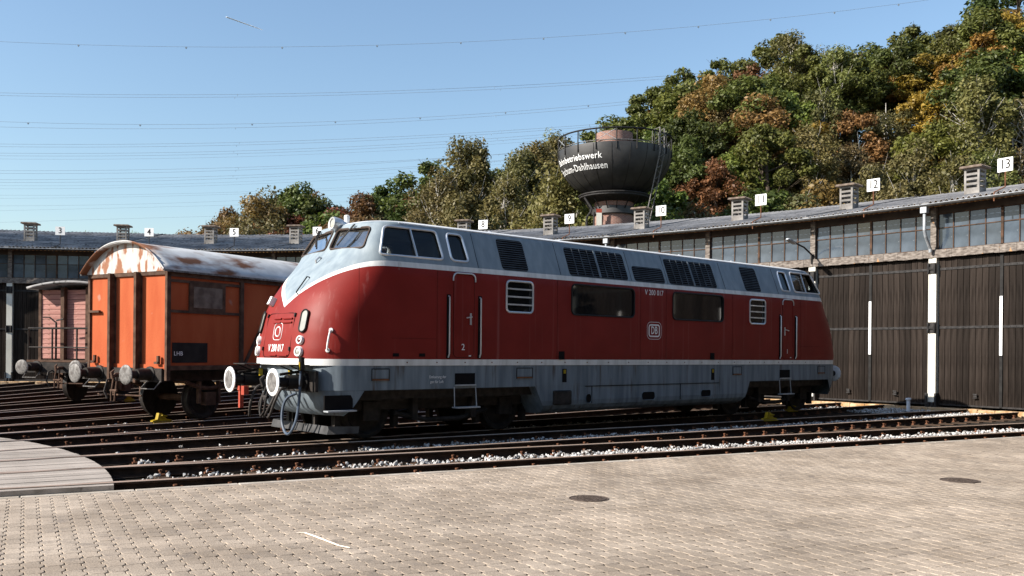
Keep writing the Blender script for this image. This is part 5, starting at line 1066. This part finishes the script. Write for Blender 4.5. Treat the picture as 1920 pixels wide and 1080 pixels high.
for i, (a, b2, c, kind) in enumerate(WIRES):
    Yw = 170+i*4; P = [at(q[0], q[1], Yw) for q in (a, b2, c)]; co = np.polyfit([p.x for p in P], [p.z for p in P], 2); X0w, X1w = -190., 190.
    q = MB(); xs2 = np.linspace(X0w, X1w, 40); q.tube([(x, Yw, np.polyval(co, x)) for x in xs2], .030 if kind else .022, 5)
    w = thing('power_line', '%s of the overhead wires crossing the sky, counted from the top' % ORDN[i], 'wire', (0, 0, 0), 0, 'overhead power lines'); q.build('wire', wm, w)
    if kind:
        us = {1: [143, 345, 525, 703, 860, 1015, 1168, 1305, 1440, 1560, 1680], 2: [435+((i*7) % 12), 913+((i*11) % 30)]}[kind] if i != 3 else [50, 260, 470, 626, 785, 945, 1100]
        for u in us:
            x = (u-960)/F_PX*Yw; z = np.polyval(co, x); m = MB()
            if kind == 1: m.box((x, Yw, z-.14), (.32, .2, .16)); m.box((x, Yw, z-.28), (.14, .15, .16))
            else: m.box((x, Yw, z-.16), (.06, .06, .36))
            m.build('marker', wm, w)
ct = at(425, 32, 2400); ce = at(492, 56, 2480); m = MB()
for i in range(130):
    t_ = i/129; m.lathe([(0, -1), (.7, -.7), (1, 0), (.7, .7), (0, 1)], 8, 0, Matrix.Translation(ct+(ce-ct)*t_+Vector((0, random.uniform(-.5, .5), random.uniform(-.3, .3)))) @ Matrix.Diagonal((2.6, 1.2*(1.1-t_)+.15, 1.0*(1.1-t_)+.12, 1)))
tag(m.build('contrail', mat('vapour', (.85, .87, .9), (.9, .92, .95), 1, 1)), 'short white vapour trail high in the blue sky', 'contrail')

# ================================================================ what stands behind and to the right of the photographer (workshop and oaks mirrored in the engine windows, tree row added to block sky)
bh = thing('brick_building', 'red brick workshop to the right of the photographer', 'building', (33, 3, 0), R_(100))
def wall_uv(name, x0, x1, y, z0, z1, parent, ry=0):
    m = MB(); m.add([(x0, y, z0), (x1, y, z0), (x1, y, z1), (x0, y, z1)], [(0, 1, 2, 3)]); o = m.build(name, M['tbrick'], parent); uvl = o.data.uv_layers.new(name='UVMap')
    for i, q in enumerate(((x0, z0), (x1, z0), (x1, z1), (x0, z1))): uvl.data[i].uv = q
    o.rotation_euler = (0, 0, ry); return o
wall_uv('wall', -12, 12, 5, -.2, 9, bh); wall_uv('wall', -5, 5, 12, -.2, 9, bh, pi/2); wall_uv('wall', -5, 5, 12, -.2, 9, bh, -pi/2); wall_uv('wall', -12, 12, -5, -.2, 9, bh)
rq = MB(); rq.add([(-12.4, -5.5, 8.9), (12.4, -5.5, 8.9), (12.4, 0, 11.5), (-12.4, 0, 11.5), (12.4, 5.5, 8.9), (-12.4, 5.5, 8.9)], [(0, 1, 2, 3), (3, 2, 4, 5)]); rq.build('roof', M['roof'], bh)
for i in range(5):
    w_ = MB(); w_.box((-9+i*4.5, 5.03, 3.2), (1.6, .1, 3.0)).build('window', M['frame'], bh)
BT = [(19, 10.5, 15, 'right of'), (14.5, 1.5, 18, 'close right of'), (12, -9, 18, 'close behind')]  # oaks set close and tall so they also block sky light
for x, y, h, w_ in BT:
    cm, tmn, H0 = PROTO['oak'][random.randrange(3)]; t = thing('tree', 'tall dark green oak %s the photographer, mirrored in the engine windows' % w_, 'tree', (x, y, -.2), random.uniform(0, 6)); t.scale = (h/H0*1.35,)*2+(h/H0,); link('trunk', tmn, t); link('crown', cm, t)
for i in range(13):  # row added out of view to block the low sky mirrored in shed panes
    x = -58+i*9.5+random.uniform(-2, 2); cm, tmn, H0 = random.choice(PROTO['oak']+PROTO['olive']); h = random.uniform(14, 18)
    t = thing('tree', 'unseen tall tree in the added row behind the photographer, '+ORDN[i]+' from the left', 'tree', (x, -42+random.uniform(-5, 5), -.2), random.uniform(0, 6), 'added tree row behind the yard'); t.scale = (h/H0*1.4,)*2+(h/H0,); link('trunk', tmn, t); link('crown', cm, t)
